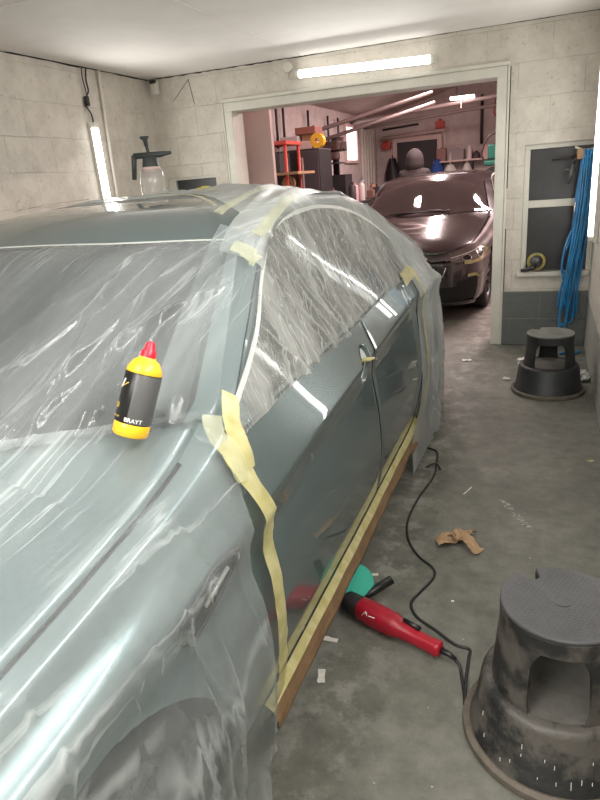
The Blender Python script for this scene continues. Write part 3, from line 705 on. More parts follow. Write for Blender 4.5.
# side vent / repeater on the wing
wing = bp_['wing1']
def blade(u, v, off, k=1.0):
    # long leaf: pointed to the rear, round to the front, tipped up to the rear
    a = (u - .5) * 2; hgt = .040 * k * math.sqrt(max(1 - a * a, 0)) * (1 - .25 * a)
    q = 1.285 + a * .095 * k; z = .70 + a * .020 + (v - .5) * 2 * hgt
    return S(q, z, off)
m = MB().grid(lambda u, v: blade(u, v, .011), lin(0, 1, 24), lin(0, 1, 8)); m.build('side_repeater', M['matblack'], wing, smooth=True)
ring = [blade(u, 1, .010, 1.18) for u in lin(0.0, 1, 24)] + [blade(u, 0, .010, 1.18) for u in lin(1, 0.0, 24)]
o = MB().tube(ring, .0035, 6).build('repeater_ring', M['steel'], wing, smooth=True)
o = MB().tube([blade(.35, .45, .014), blade(.8, .62, .014)], .005, 6).build('repeater_bulb', M['trimw'], wing, smooth=True)
# header rubber with its bright edge
MB().grid(lambda a, b: topn(a * .63, header(a * .63) - .010 + b * .009, .009), lin(-1, 1, 40), [0, 1]).build('header_trim', M['trimw'], car, smooth=True)

# ------------------------------------------------------------------ films
def ridges(seed, n, q0, q1, l0, l1, amp, w, wob=.03, lmin=.25, lmax=1.0):
    rnd = random.Random(seed); rs = []
    for _ in range(n):
        L_ = rnd.uniform(lmin, lmax) * (l1 - l0)
        c = rnd.uniform(l0, l1)
        rs.append((rnd.uniform(q0, q1), c, L_, rnd.uniform(.3, 1) * amp, rnd.uniform(.5, 1.3) * w, rnd.uniform(0, 6), rnd.uniform(.6, 2.2), rnd.uniform(-.22, .22)))
    def f(q, l):
        d = 0
        for (c, lc, L_, a, ww, ph, fr, sl) in rs:
            dl = (l - lc) / (L_ / 2)
            if abs(dl) >= 1: continue
            x = (q - c - sl * (l - lc) - wob * math.sin(l * fr * 3 + ph)) / ww
            if abs(x) > 3: continue
            d += a * math.exp(-abs(x) ** 1.35) * (1 - dl * dl)
        return d
    return f
def gn(v, s): return noise.noise(Vector(v) * s)

# A: bonnet + wing film.  a runs from the far side over the bonnet and down the near wing
rA = ridges(3, 60, -2.6, 1.0, -.3, 1.6, .012, .008, .03, .5, 1.4)
rS = ridges(5, 60, -.3, 1.6, 0, 1.0, .018, .008, .014, .35, 1.1)
def filmA(a, b):
    # a in [0,1] across the top; [1,2] down the side
    if a <= 1:
        x = lerp(-.84, .80, a); y = lerp(.02, cowl(x) - .0, b)
        h = hrf(y); x = max(-h, min(x / .84 * max(h, .2), h)) if y < .5 else x
        y = max(y, .02)
        wx = x; l = y
        d = .011 + rA(wx - .08 * l, l) + .004 * (gn((x, y, 0), 4) + .6) + .0035 * abs(gn((x - .08*y, y * .2, 3), 24))
        if y > .95: d += .012 * math.exp(-((y - cowl(x) + .05) / .08) ** 2) * (1 + gn((x, y, 9), 9))
        p = topn(x, y, d); return p
    v = a - 1
    q = lerp(-.5, 1.385, b)
    p0 = S(q, zr_(q), .0)
    zt = p0.z; z = lerp(zt, .03, v)
    q += max(0, (b - .6) / .4) ** 2 * interp(z, [(0,-.02),(.3,.03),(.7,.045),(.86,.085),(.95,.09)])
    d = .010 + .030 * min(v * 2.5, 1)
    zz = max(z, .22); s = S(q, zz, d)
    hang = max(0, .55 - z)
    out = .02 * hang / .5
    fold = rS(q, 1 - z) * (.45 + 1.3 * min(v * 1.4, 1)) + .006 * gn((q, z, 5), 6) + .0025 * abs(gn((q, z * .5, 3), 26))
    edge = max(0, (b - .9) / .1)
    nx = plan(q); 
    top_ = topn(min(abs(p0.x), hrf(p0.y)), p0.y, .006) if v < .02 else None
    P_ = Vector((s.x + (out + fold) * nx[2], s.y + (out + fold) * nx[3], z))
    if z > zb_t(min(max(p0.y, 0), 4.9)) - .02: P_.z += .006
    return P_
m = MB()
us = lin(0, 1, 210) ; vs_ = lin(0, 1, 200)
m.grid(filmA, us, vs_)
# side curtain as its own grid, top row on the bonnet edge
m.grid(lambda a, b: filmA(1 + a, b), [1e-6] + lin(0, 1, 110)[1:], lin(0, 1, 330))
def hood_join(a, b):
    q = lerp(-.5, 1.385, b); A = filmA(1 + 1e-6, b); x1 = min(A.x, hrf(A.y)) if A.y > .45 else A.x
    if a == 0: return A
    x = lerp(A.x, min(.79, A.x), a); t = topn(min(x, hrf(A.y)), A.y, .012)
    return Vector((x, t.y, max(t.z, A.z if a < .1 else t.z)))
m.grid(hood_join, [0, .2, .4, .6, .8, 1], lin(0, 1, 330))
fa = m.build('masking_film', M['film'], smooth=True, weld=False)
fa.location = (CX, CY, 0)
tag(fa, 'clear film draped over the bonnet and hanging down the near front wing', 'plastic sheet')

# B: windscreen film
rB = ridges(11, 54, -2.4, 1.0, 1.1, 2.2, .022, .012, .04, .8, 2.0)
def filmB(a, b):
    x0 = lerp(.83, .66, b) * a; y = lerp(cowl(x0) - .02, header(x0) - .01, b); h = hrf(y)
    x = max(-h, min(h, x0)); taper = min(1, (1 - b) * 6, b * 8 + .3)
    d = .008 + taper * (rB(x - .10 * y, y) + .010 * gn((x, y, 4), 5) + .012) + .0025 * abs(gn((x - .1*y, y * .2, 2), 26))
    return topn(x, y, d)
m = MB().grid(filmB, lin(-1, 1, 250), lin(0, 1, 150))
rP = ridges(13, 26, -.1, .4, 1.2, 2.2, .010, .006, .01, .5, 1.4)
def filmP(a, b):
    # a: from the windscreen edge over the pillar and down to the window trim
    q = lerp(1.47 + .03 * gn((a * 3, 0, 5), 1), 2.12, b); h = hrf(q)
    if a <= 1:
        x = lerp(lerp(.70, .58, b), h, a); return topn(x, q, .016 + rP(x - .5 + .25 * (q - 1.3), q) + .003 * gn((x, q, 0), 14))
    zr = zr_t(q); zt = max(za_t(q) + .014, zb_t(q) - .03) if q > 1.5 else zr - .10; v = a - 1; z = lerp(zr, min(zt, zr - .004), v)
    return S(q, z, .016 + .003 * gn((q, z, 0), 14))
m.grid(filmP, lin(0, 1, 40) + lin(1, 2, 14)[1:], lin(0, 1, 110))
fb = m.build('masking_film', M['film_ws'], smooth=True, weld=False); fb.location = (CX, CY, 0)
tag(fb, 'wrinkled clear film over the dark windscreen behind the yellow bottle', 'plastic sheet')

# C: film over the side windows of the near side, gathered along the belt line
rC = ridges(21, 130, 1.2, 3.9, .85, 1.4, .016, .0080, .010, .4, 1.6)
def filmC(a, b):
    q = lerp(1.47, 3.47, a); zh = za_t(q) + .002; zl = zb_t(q) - .006
    zl += .012 * gn((q, 0, 1), 7)
    if zh < zl + .02: zh = zl + .02
    z = lerp(zl, zh, b)
    d = .012 + (rC(q + .35 * (z - .95), z) + .006 * gn((q, z, 7), 9)) * min(1, (1 - b) * 8)
    d += .010 * math.exp(-((z - zl - .05) / .035) ** 2) * (.6 + gn((q, z, 2), 18))
    if b < .02: d = .008
    return S(q, z, d)
m = MB().grid(filmC, lin(0, 1, 420), lin(0, 1, 70))
fc = m.build('masking_film', M['film_side'], smooth=True, weld=False); fc.location = (CX, CY, 0)
tag(fc, 'crinkled film gathered in folds over the side windows of the foreground car', 'plastic sheet')

# D: film over the rear half of the roof, tail and rear wing, down to the floor
rD = ridges(31, 90, 2.8, 5.4, 0, 1.5, .016, .012, .03, .3, 1.1)
rD2 = ridges(33, 60, -1, 1, 2, 5, .014, .012, .03, .2, .8)
def roof_edge(x): return 2.62 - .50 * max(0, x) ** 2 / .45 + .10 * gn((x, 0, 0), 3)
def filmD_top(a, b):
    y0 = roof_edge(a * .64); y = lerp(y0, 4.88, b); x = a * hrf(y)
    d = .010 + .012 * min(b * 10, 1) + .8 * rD2(x, y) * min(b * 12, 1) + .006 * min(b * 8, 1) * (gn((x, y, 0), 5) + .3)
    # loose bubble of film standing up on the near half of the roof
    d += .016 * math.exp(-((x - .25) / .22) ** 2 - ((y - 2.95) / .28) ** 2)
    return topn(x, y, d)
def filmD_rail(a, b):
    # strip from A-pillar foot up along the roof rail
    q = lerp(2.0, 3.40, a); zr = zr_t(q); 
    if b < .5:
        z = lerp(za_t(q) + .014, zr, b * 2); return S(q, z, .012 + .008 * math.sin(b * PI) + .003 * gn((q, z, 0), 20))
    h = hrf(q); f = (b - .5) * 2; x = lerp(h, h - .11, f)
    return topn(x, q, .014 * (1 - f) + .008 + .004 * abs(gn((x, q, 2), 22)))
def filmD_side(a, b):
    q = lerp(3.30, 5.4, b); zt = zr_(q) ; v = a
    z = lerp(zt, .03, v)
    qq = q
    front = max(0, 1 - b / .08)
    qq = q + .10 * front * (1 - v) * 0 + (door_r(z) - 3.36) * max(0, 1 - b / .12) 
    if z < .3: qq -= .06 * max(0, 1 - b / .12) * (.3 - z) / .3
    d = .016 + .018 * math.sin(min(v * 1.5, 1) * PI / 2) * min(1, b * 12)
    s = S(qq, max(z, .24), d); fold = (rD(q, z) - .004) * (.3 + v) * min(1, b * 14 + .15) + .010 * gn((q, z, 5), 5)
    px = plan(qq); o_ = fold + .02 * max(0, .5 - z) / .5
    return Vector((s.x + o_ * px[2], s.y + o_ * px[3], z))
m = MB().grid(filmD_top, lin(-1, 1, 130), lin(0, 1, 150))
m.grid(filmD_rail, lin(0, 1, 260), lin(0, 1, 16))
m.grid(filmD_side, lin(0, 1, 120), lin(0, 1, 260))
fdm = m.build('masking_film', M['film_rear'], smooth=True, weld=False); fdm.location = (CX, CY, 0)
tag(fdm, 'milky crumpled film over the rear roof, tail and rear wing, trailing to the floor', 'plastic sheet')

# ------------------------------------------------------------------ masking tape
def ribbon(path, w, off, name='masking_tape', label=None, seed=0, n=None, top_=False, m=None, dirx=None, group=None):
    """path: list of (q, z) on the side or (x, y) on the top"""
    n = n or 60
    P = [Vector((a, b, 0)) for a, b in path]; P = smooth_path(P, 8)
    us = lin(0, len(P) - 1, n); pts = []
    for u in us:
        i = min(int(u), len(P) - 2); pts.append(P[i].lerp(P[i+1], u - i))
    rnd = random.Random(seed); mb = MB(); rows = []
    for i, p in enumerate(pts):
        t = (pts[min(i+1, len(pts)-1)] - pts[max(i-1, 0)]).normalized(); nn = Vector((-t.y, t.x, 0))
        ww = w * (1 + .22 * gn((i * .13, seed, 0), 1) + .10 * gn((i * .6, seed, 4), 1)); sh = .2 * w * gn((i * .08, seed, 9), 1)
        row = []
        for k in range(5):
            c = p + nn * ((k / 4 - .5) * ww + sh); o_ = off + .0025 * gn((c.x, c.y, seed), 30) + (.002 if 0 < k < 4 else 0)
            row.append(topn(c.x, c.y, o_) if top_ else S(c.x, c.y, o_))
        rows.append(row)
    vs_ = [v for r_ in rows for v in r_]; fs = []
    for i in range(len(rows) - 1):
        for k in range(4): fs.append((i*5+k, i*5+k+1, (i+1)*5+k+1, (i+1)*5+k))
    mb.add(vs_, fs); o = mb.build(name, m or M['tape'], smooth=True, weld=False); o.location = (CX, CY, 0)
    tag(o, label, 'tape', group); return o
ribbon([(1.475,.93),(1.49,.84),(1.508,.74),(1.515,.60),(1.51,.45),(1.505,.32),(1.51,.22),(1.52,.16)], .052, .030, label='yellow tape down the front edge of the near front door', seed=1)
def sill_tape(a, b):
    q = lerp(1.475, 3.34, a); s_ = S(q, .245 + .03 * max(0, (a - .92) / .08), .004); w_ = 1 + .18 * gn((q * 4, 0, 3), 1)
    return Vector((s_.x + b * .020 * w_, s_.y, s_.z - .014 - b * .018 * w_ + .003 * gn((q * 6, b, 1), 1)))
o = MB().grid(sill_tape, lin(0, 1, 120), lin(0, 1, 4)).build('masking_tape', M['tape'], smooth=True, weld=False); o.location = (CX, CY, 0)
tag(o, 'long yellow tape along the sill below the bare doors', 'tape')
ribbon([(3.30,.24),(3.40,.33),(3.465,.45),(3.47,.60),(3.44,.76),(3.40,.90),(3.37,.965)], .030, .03, label='yellow tape down the rear edge of the bare rear door', seed=3)
ribbon([(3.41,.955),(3.36,.985),(3.25,.985),(3.14,.975)], .055, .030, label='yellow tape patch at the rear top corner of the bare rear door', seed=4, n=30)
ribbon([(1.49,.86),(1.50,.92),(1.52,.965),(1.55,1.005)], .048, .034, label='pale yellow tape patch at the foot of the windscreen pillar', seed=5, n=30)
ribbon([(.665,2.01),(.70,2.01),(.73,2.00),(.755,1.985)], .05, .034, label='yellow tape patch where windscreen, roof and pillar meet', seed=6, n=24, top_=True, m=M['tape2'])
ribbon([(1.46,.85),(1.465,.90),(1.455,.945),(1.47,.985)], .045, .040, label='pale crumpled tape patch at the foot of the windscreen pillar, nearer the bonnet', seed=15, n=24, m=M['tape2'])
ribbon([(.70,2.10),(.705,2.2),(.69,2.35),(.665,2.5)], .05, .03, label='pale tape along the roof rail above the side windows', seed=19, n=40, top_=True, m=M['tape2'])
ribbon([(.56,2.14),(.555,2.3),(.53,2.5),(.50,2.70)], .03, .034, label='yellow tape running back along the near side of the roof', seed=7, top_=True, m=M['tape2'])
ribbon([(.52,2.22),(.3,2.42),(.0,2.56),(-.25,2.66)], .016, .026, label='thin yellow tape across the roof at the film edge', seed=8, top_=True, m=M['tape2'])
ribbon([(-.3,2.66),(-.55,2.50)], .016, .026, label='yellow tape end on the far side of the roof', seed=9, n=20, top_=True, m=M['tape2'])
# brown paper under the sill tape
def kp(a, b):
    q = lerp(1.485, 3.36, a); w_ = .058 + .012 * gn((q, 0, 0), 5) + .05 * max(0, (a - .85) / .15)
    s_ = S(q, .245, .004); lift = .03 * max(0, (a - .90) / .10)
    return Vector((s_.x + .014 + b * (.016 + .008 * gn((q, b, 3), 7)), s_.y, .216 + lift - b * w_))
o = MB().grid(kp, lin(0, 1, 120), lin(0, 1, 8)).build('masking_paper', M['kraft'], smooth=True, solid=.0008); o.location = (CX, CY, 0)
tag(o, 'strip of brown masking paper flaring out under the car sill', 'paper')

# ------------------------------------------------------------------ the dark car in the workshop
car2 = empty('car', (-1.40, 6.0, 0), 'dark grey car parked in the pink-lit workshop beyond the opening, nose towards the door', 'car', rz=-.05)
car2.scale = (.94, 1, 1)
b2 = build_body(car2, M['paint2'], M['glass2'], dusty=M['dust'])
def fpatch(fn, us, vs_, name, m, parent=car2, sg=1, solid=0, smooth=True):
    return MB().grid(lambda a, b: flip(fn(a, b), sg), us, vs_).build(name, m, parent, smooth=smooth, solid=solid)
for sg in (1, -1):
    # headlight: narrow at the grille, deeper and swept round the corner
    def hl(a, b, off=.008, i=0.0):
        q = lerp(-.16, .44, a); zl = lerp(.575, .605, a) + i; zh = lerp(.625, .70, min(a * 1.15, 1)) - .01 * max(0, a - .8) * 5 - i
        return S(q, lerp(zl, zh, b), off)
    h = fpatch(hl, lin(0, 1, 24), lin(0, 1, 8), 'headlight', M['lampglass'], sg=sg)
    for a_ in (.34, .72):
        c = hl(a_, .45, .012); cb = MB()
        pts = [hl(a_ + .11 * math.cos(t), .45 + .40 * math.sin(t), .016) for t in lin(0, 2 * PI, 6)]
        cb.tube([flip(p, sg) for p in pts], .0045, 6); cb.build('light_ring', M['chrome'], h, smooth=True)
        fpatch(lambda r_, t: hl(a_ + .09 * r_ * math.cos(t), .45 + .33 * r_ * math.sin(t), .013), [0, .5, 1], lin(0, 2*PI, 14), 'lamp_lens', M['black'], h, sg)
    fpatch(lambda a, b: hl(a, lerp(.90, 1.0, b), .014), lin(0, 1, 24), [0, 1], 'lamp_brow', M['trimw'], h, sg)
    # lower side intake
    fpatch(lambda a, b: S(lerp(-.10, .22, a), lerp(.22, lerp(.40, .44, a), b), .006), lin(0, 1, 16), lin(0, 1, 8), 'side_intake', M['matblack'], sg=sg)
    # kidney grille half with chrome surround and slats
    def kid(a, b, off=.012):
        x = lerp(.030, .215, a) * (1 - .10 * (1 - b)); z = lerp(.505, .665, b)
        e = abs(a - .5) * 2; z = lerp(.505 + .02 * e, .665 - .012 * e ** 3, b)
        y = .45 * (1 - math.sqrt(max(1 - (x / .89) ** 3.2, 0)))
        return Vector((x, y + prof(-.4, z) - off - .004, z))
    k = fpatch(kid, lin(0, 1, 10), lin(0, 1, 6), 'grille', M['matblack'], sg=sg)
    rim_ = [kid(a, 1, .022) for a in lin(0, 1, 8)] + [kid(1, b, .022) for b in lin(1, 0, 5)[1:]] + [kid(a, 0, .022) for a in lin(1, 0, 8)[1:]] + [kid(0, b, .022) for b in lin(0, 1, 5)[1:]]
    MB().tube([flip(p, sg) for p in rim_], .009, 6, False).build('grille_surround', M['chrome'], k, smooth=True)
    mb = MB()
    for a_ in lin(.1, .9, 7): mb.tube([flip(kid(a_, b, .016), sg) for b in lin(.05, .95, 5)], .003, 4)
    mb.build('grille_slats', M['steel'], k)
# black lower bumper and centre intake
fpatch(lambda a, b: (lambda p: Vector((p.x * (1 if a >= 0 else -1), p.y, p.z)))(S(lerp(-.549, .02, abs(a)), lerp(.205, .35, b), .012)), lin(-1, 1, 40), lin(0, 1, 6), 'lower_intake', M['matblack'])
fpatch(lambda a, b: (lambda p: Vector((p.x * (1 if a >= 0 else -1), p.y, p.z)))(S(lerp(-.549, .25, abs(a)), lerp(.165, .205, b), .02)), lin(-1, 1, 40), lin(0, 1, 3), 'front_splitter', M['paint2'])
# sensor bracket mark in the bumper (bright bent strip)
MB().tube([S(-.33, .545, .012), S(-.30, .50, .014), S(-.27, .47, .014), S(-.24, .455, .012)], .006, 6).build('bumper_bracket', M['chrome'], car2, smooth=True)
MB().tube([S(-.22, .545, .012), S(-.235, .50, .014), S(-.25, .462, .014)], .006, 6).build('bumper_bracket', M['chrome'], car2, smooth=True)
# emblem on the bonnet edge
MB().lathe([(0,.006),(.034,.006),(.040,0),(0,-.004)], 24, Matrix.Translation(topn(0, .06, .006)) @ Matrix.Rotation(R(35), 4, 'X')).build('round_badge', M['chrome'], car2, smooth=True)
# wing mirrors
for sg in (1, -1):
    mb = MB().sphere((sg * 1.03, 1.72, 1.0), (.115, .065, .075), 16, 10); mb.tube([(sg * .88, 1.70, .955), (sg * .97, 1.71, .975)], .022, 8)
    mb.build('wing_mirror', M['paint2'], car2, smooth=True)
# interior seen as pale shapes: number plate plinth and wipers
for sg in (-1, 1):
    MB().tube([topn(sg * .05 - .3, cowl(.3) + .02, .02), topn(sg * .05 + .32, cowl(.35) + .05, .02)], .008, 6).build('wiper', M['black'], car2, smooth=True)
# tape along the headlight edge of this car
def ribbon2(pts, w, label, seed):
    mb = MB()
    P = [Vector(p) for p in pts]; rows = []
    for i, p in enumerate(P):
        t = (P[min(i+1, len(P)-1)] - P[max(i-1, 0)]).normalized(); n_ = Vector((0, -1, 0)).cross(t).normalized() * w * (.5 + .12 * gn((i, seed, 0), 2))
        rows += [p - n_, p + n_]
    mb.add(rows, [(2*i, 2*i+1, 2*i+3, 2*i+2) for i in range(len(P) - 1)])
    o = mb.build('masking_tape', M['tape'], smooth=True); o.matrix_world = Matrix.Translation(car2.location) @ Matrix.Rotation(-.05, 4, 'Z') @ Matrix.Diagonal((.94, 1, 1, 1))
    return tag(o, label, 'tape')
ribbon2([S(q, z, .024) for q, z in ((-.02,.578),(.08,.575),(.2,.583),(.32,.598),(.42,.625),(.46,.665),(.47,.71))], .03, 'yellow tape round the headlight of the dark car', 1)
ribbon2([S(q, z, .026) for q, z in ((.02,.455),(.09,.460),(.16,.455),(.20,.43))], .028, 'short yellow tape on the bumper below the headlight of the dark car', 2)

# ------------------------------------------------------------------ lamps and wall fittings of the spray bay
def tube_lamp(a, b, nrm, label, group=None, r=.014, em='tube'):
    a, b, nrm = Vector(a), Vector(b), Vector(nrm).normalized(); c = (a + b) / 2; d = (b - a); L_ = d.length; t = d.normalized(); u = t.cross(nrm).normalized()
    Rm = Matrix((u, t, nrm)).transposed()
    root = empty('tube_lamp', c, label, 'lamp', group=group)
    MB().box(nrm * -.028, (.052, L_ + .05, .034), Rm).build('lamp_housing', M['white'], root, bevel=.005)
    MB().tube([-t * (L_ / 2 - .02), t * (L_ / 2 - .02)], r, 14).build('lamp_tube', M[em], root, smooth=True)
    for s in (-1, 1): MB().box(t * s * (L_ / 2 - .002) + nrm * -.002, (.034, .03, .036), Rm).build('end_cap', M['white'], root, bevel=.003)
    return root
tube_lamp((-1.94, YB - .045, 2.235), (-.85, YB - .045, 2.205), (0, -1, 0), 'long bright tube lamp on the wall above the wide opening', r=.030)
tube_lamp((XL + .045, 4.40, 1.95), (XL + .045, 4.41, 1.30), (1, 0, 0), 'bright tube lamp standing upright on the left wall', r=.030)
tube_lamp((XR - .045, 4.75, .90), (XR - .045, 4.75, 2.10), (-1, 0, 0), 'upright tube lamp on the right wall beside the blue hose', r=.022)
tube_lamp((XR - .045, 2.95, .52), (XR - .045, 2.95, 1.72), (-1, 0, 0), 'upright tube lamp on the right wall nearer the camera', r=.016, em='tubehot')
tube_lamp((-1.95, -1.3, CEIL - .045), (-.45, -1.3, CEIL - .045), (0, 0, -1), 'ceiling tube lamp behind the camera')
tube_lamp((-.9, -.95, CEIL - .045), (-.9, .55, CEIL - .045), (0, 0, -1), 'ceiling tube lamp above the bonnet')
tube_lamp((XR - .045, .15, 1.95), (XR - .045, 1.55, 1.95), (-1, 0, 0), 'level tube lamp high on the right wall beside the camera', r=.018)
# junction box and cable by the opening lamp
jb = empty('junction_box', (-2.03, YB, 2.30), 'round white junction box on the wall left of the tube lamp', 'junction box')
MB().lathe([(0,-.035),(.036,-.033),(.042,-.02),(.042,0)], 24, Matrix.Rotation(R(-90), 4, 'X') @ Matrix.Scale(-1, 4, (0,0,1)) @ Matrix.Scale(-1, 4, (0,0,1))).build('box_lid', M['white'], jb, smooth=True, smooth_angle=50)
MB().tube(smooth_path([(0, -.01, -.03), (-.005, -.008, -.08), (.03, -.008, -.10), (.06, -.008, -.085), (.10, -.008, -.075)]), .005, 6).build('flex', M['white'], jb, smooth=True)
# wall alarm in the corner
al = empty('wall_sensor', (-3.28, YB - .03, 2.29), 'small white sensor in the upper left corner', 'sensor')
MB().box((0, -.02, 0), (.07, .06, .12)).build('sensor_body', M['pvc'], al, bevel=.02)
MB().box((0, -.045, .045), (.06, .04, .03)).build('sensor_hood', M['steel'], al, bevel=.01)
# conduit, hanging cable
o = MB().tube(smooth_path([(XL+.02, 4.60, CEIL-.01), (XL+.02, 4.59, 1.9), (XL+.02, 4.58, 1.34), (XL+.02, 4.57, .3)]), .013, 10).build('conduit', M['pvc'], smooth=True); tag(o, 'white conduit pipe running down the left wall', 'pipe')
lc = empty('lamp_cable', (XL+.02, 4.40, 2.2), 'dark kinked cable hanging from the ceiling edge to the left wall lamp', 'cable')
MB().tube(smooth_path([(0, .05, .16), (0, .03, .08), (0, .035, 0), (0, -.01, -.05), (.0, -.03, -.10), (0, .02, -.16), (0, .03, -.22), (.0, 0, -.27)]), .006, 6).build('flex', M['steel'], lc, smooth=True)
MB().tube(smooth_path([(0, .0, .165), (0, -.01, .10), (0, .0, .02), (0, .015, -.05)]), .004, 6).build('flex', M['steel'], lc, smooth=True)
MB().box((.005, -.01, -.075), (.03, .035, .07)).build('connector', M['steel'], lc, bevel=.006)
# scratched lines / old pipes on the back wall at the corner
for i, (a, b) in enumerate((((-3.14, 2.17), (-2.96, 2.33)), ((-2.93, 2.12), (-2.965, 2.32)))):
    o = MB().tube([(a[0], YB-.004, a[1]), (b[0], YB-.004, b[1])], .0022, 5).build('wall_wire', M['alloy']); tag(o, ('slanting' , 'upright')[i] + ' thin wire on the back wall beside the corner sensor', 'wire')

# ------------------------------------------------------------------ blue hose on its hook
hs = empty('air_hose', (.25, YB - .10, 1.42), 'bright blue air hose hung in long loops by the dark window', 'hose')
mb = MB(); rnd = random.Random(8)
for k in range(11):
    x0 = -.03 + .085 * k / 10 * 1.0; yb = -.005 - .03 * (k % 3); zb_ = -1.25 + rnd.uniform(0, .42) ; xo = -.055 + rnd.uniform(-.03, .07)
    pts = [(x0 * .5 - .0, yb, .0), (x0, yb, .05), (x0 + .015, yb + .01, 0), (x0 + xo * .3, yb + .01, -.45), (xo + .0, yb, zb_ + .1), (xo - .02, yb, zb_), (xo - .05, yb - .01, zb_ + .1), (x0 * .7 - .035, yb - .01, -.45), (x0 * .5 - .01, yb, 0)]
    mb.tube(smooth_path(pts, 7), .0075, 7)
mb.build('hose_loops', M['blue'], hs, smooth=True)
MB().tube(smooth_path([(-.06, -.02, -.5), (-.10, -.04, -.62), (-.115, -.05, -.78), (-.09, -.05, -.88), (-.07, -.04, -.80), (-.05, -.02, -.6)]), .008, 8).build('loose_loop', M['blue'], hs, smooth=True)
MB().tube([(-.045, -.035, -.30), (-.048, -.035, -.42)], .014, 10).build('coupling', M['chrome'], hs, smooth=True)
MB().tube([(.02, -.02, -.28), (-.055, -.03, -.72)], .012, 8).build('dark_hose_end', M['steel'], hs, smooth=True)
bk = empty('hose_bracket', (.215, YB - .02, 1.45), 'wooden hook bracket holding the blue hose', 'bracket')
MB().box((0, -.06, 0), (.05, .16, .07)).build('wood_block', M['wood'], bk, bevel=.006)
MB().tube([(-.04, -.10, .05), (.02, -.12, .02), (.08, -.12, .03)], .008, 8).build('hook', M['pvc'], bk, smooth=True)
MB().tube([(-.19, -.04, -.02), (-.02, -.06, -.015)], .010, 8).build('spigot', M['steel'], bk, smooth=True)
sg_ = empty('spray_gun', (.17, YB - .12, 1.34), 'small grey spray gun hanging in front of the upper window pane', 'spray gun')
MB().tube([(0, 0, .05), (-.01, 0, -.02), (-.03, 0, -.09)], [.012, .016, .012], 10).build('gun_body', M['alloy'], sg_, smooth=True)
MB().tube([(0, 0, .05), (.02, -.03, .09)], .009, 8).build('gun_inlet', M['steel'], sg_, smooth=True)
MB().tube([(-.05, -.0, .01), (.02, 0, .0)], .009, 8).build('nozzle', M['alloy'], sg_, smooth=True)
# sander standing on the sill
sd = empty('orbital_sander', (-.05, YB - .0, WB + .001), 'small round sander with a yellow pad on the window sill', 'sander')
Mx = Matrix.Translation((0, .0, .075)) @ Matrix.Rotation(R(78), 4, 'X')
MB().lathe([(0,-.012),(.070,-.012),(.072,0),(.066,.010),(0,.012)], 32, Mx).build('sanding_pad', mat('worn_yellow_pad', (.42,.36,.12), .8, var=.5, vscale=9), sd, smooth=True, smooth_angle=50)
MB().lathe([(0,.013),(.045,.013),(.048,.04),(.036,.07),(.02,.085),(0,.09)], 24, Mx).build('sander_body', M['alloy'], sd, smooth=True, smooth_angle=50)
MB().tube([(-.01, -.06, .045), (-.07, -.05, .020), (-.11, -.035, .014)], [.020, .016, .013], 10).build('sander_handle', M['steel'], sd, smooth=True)

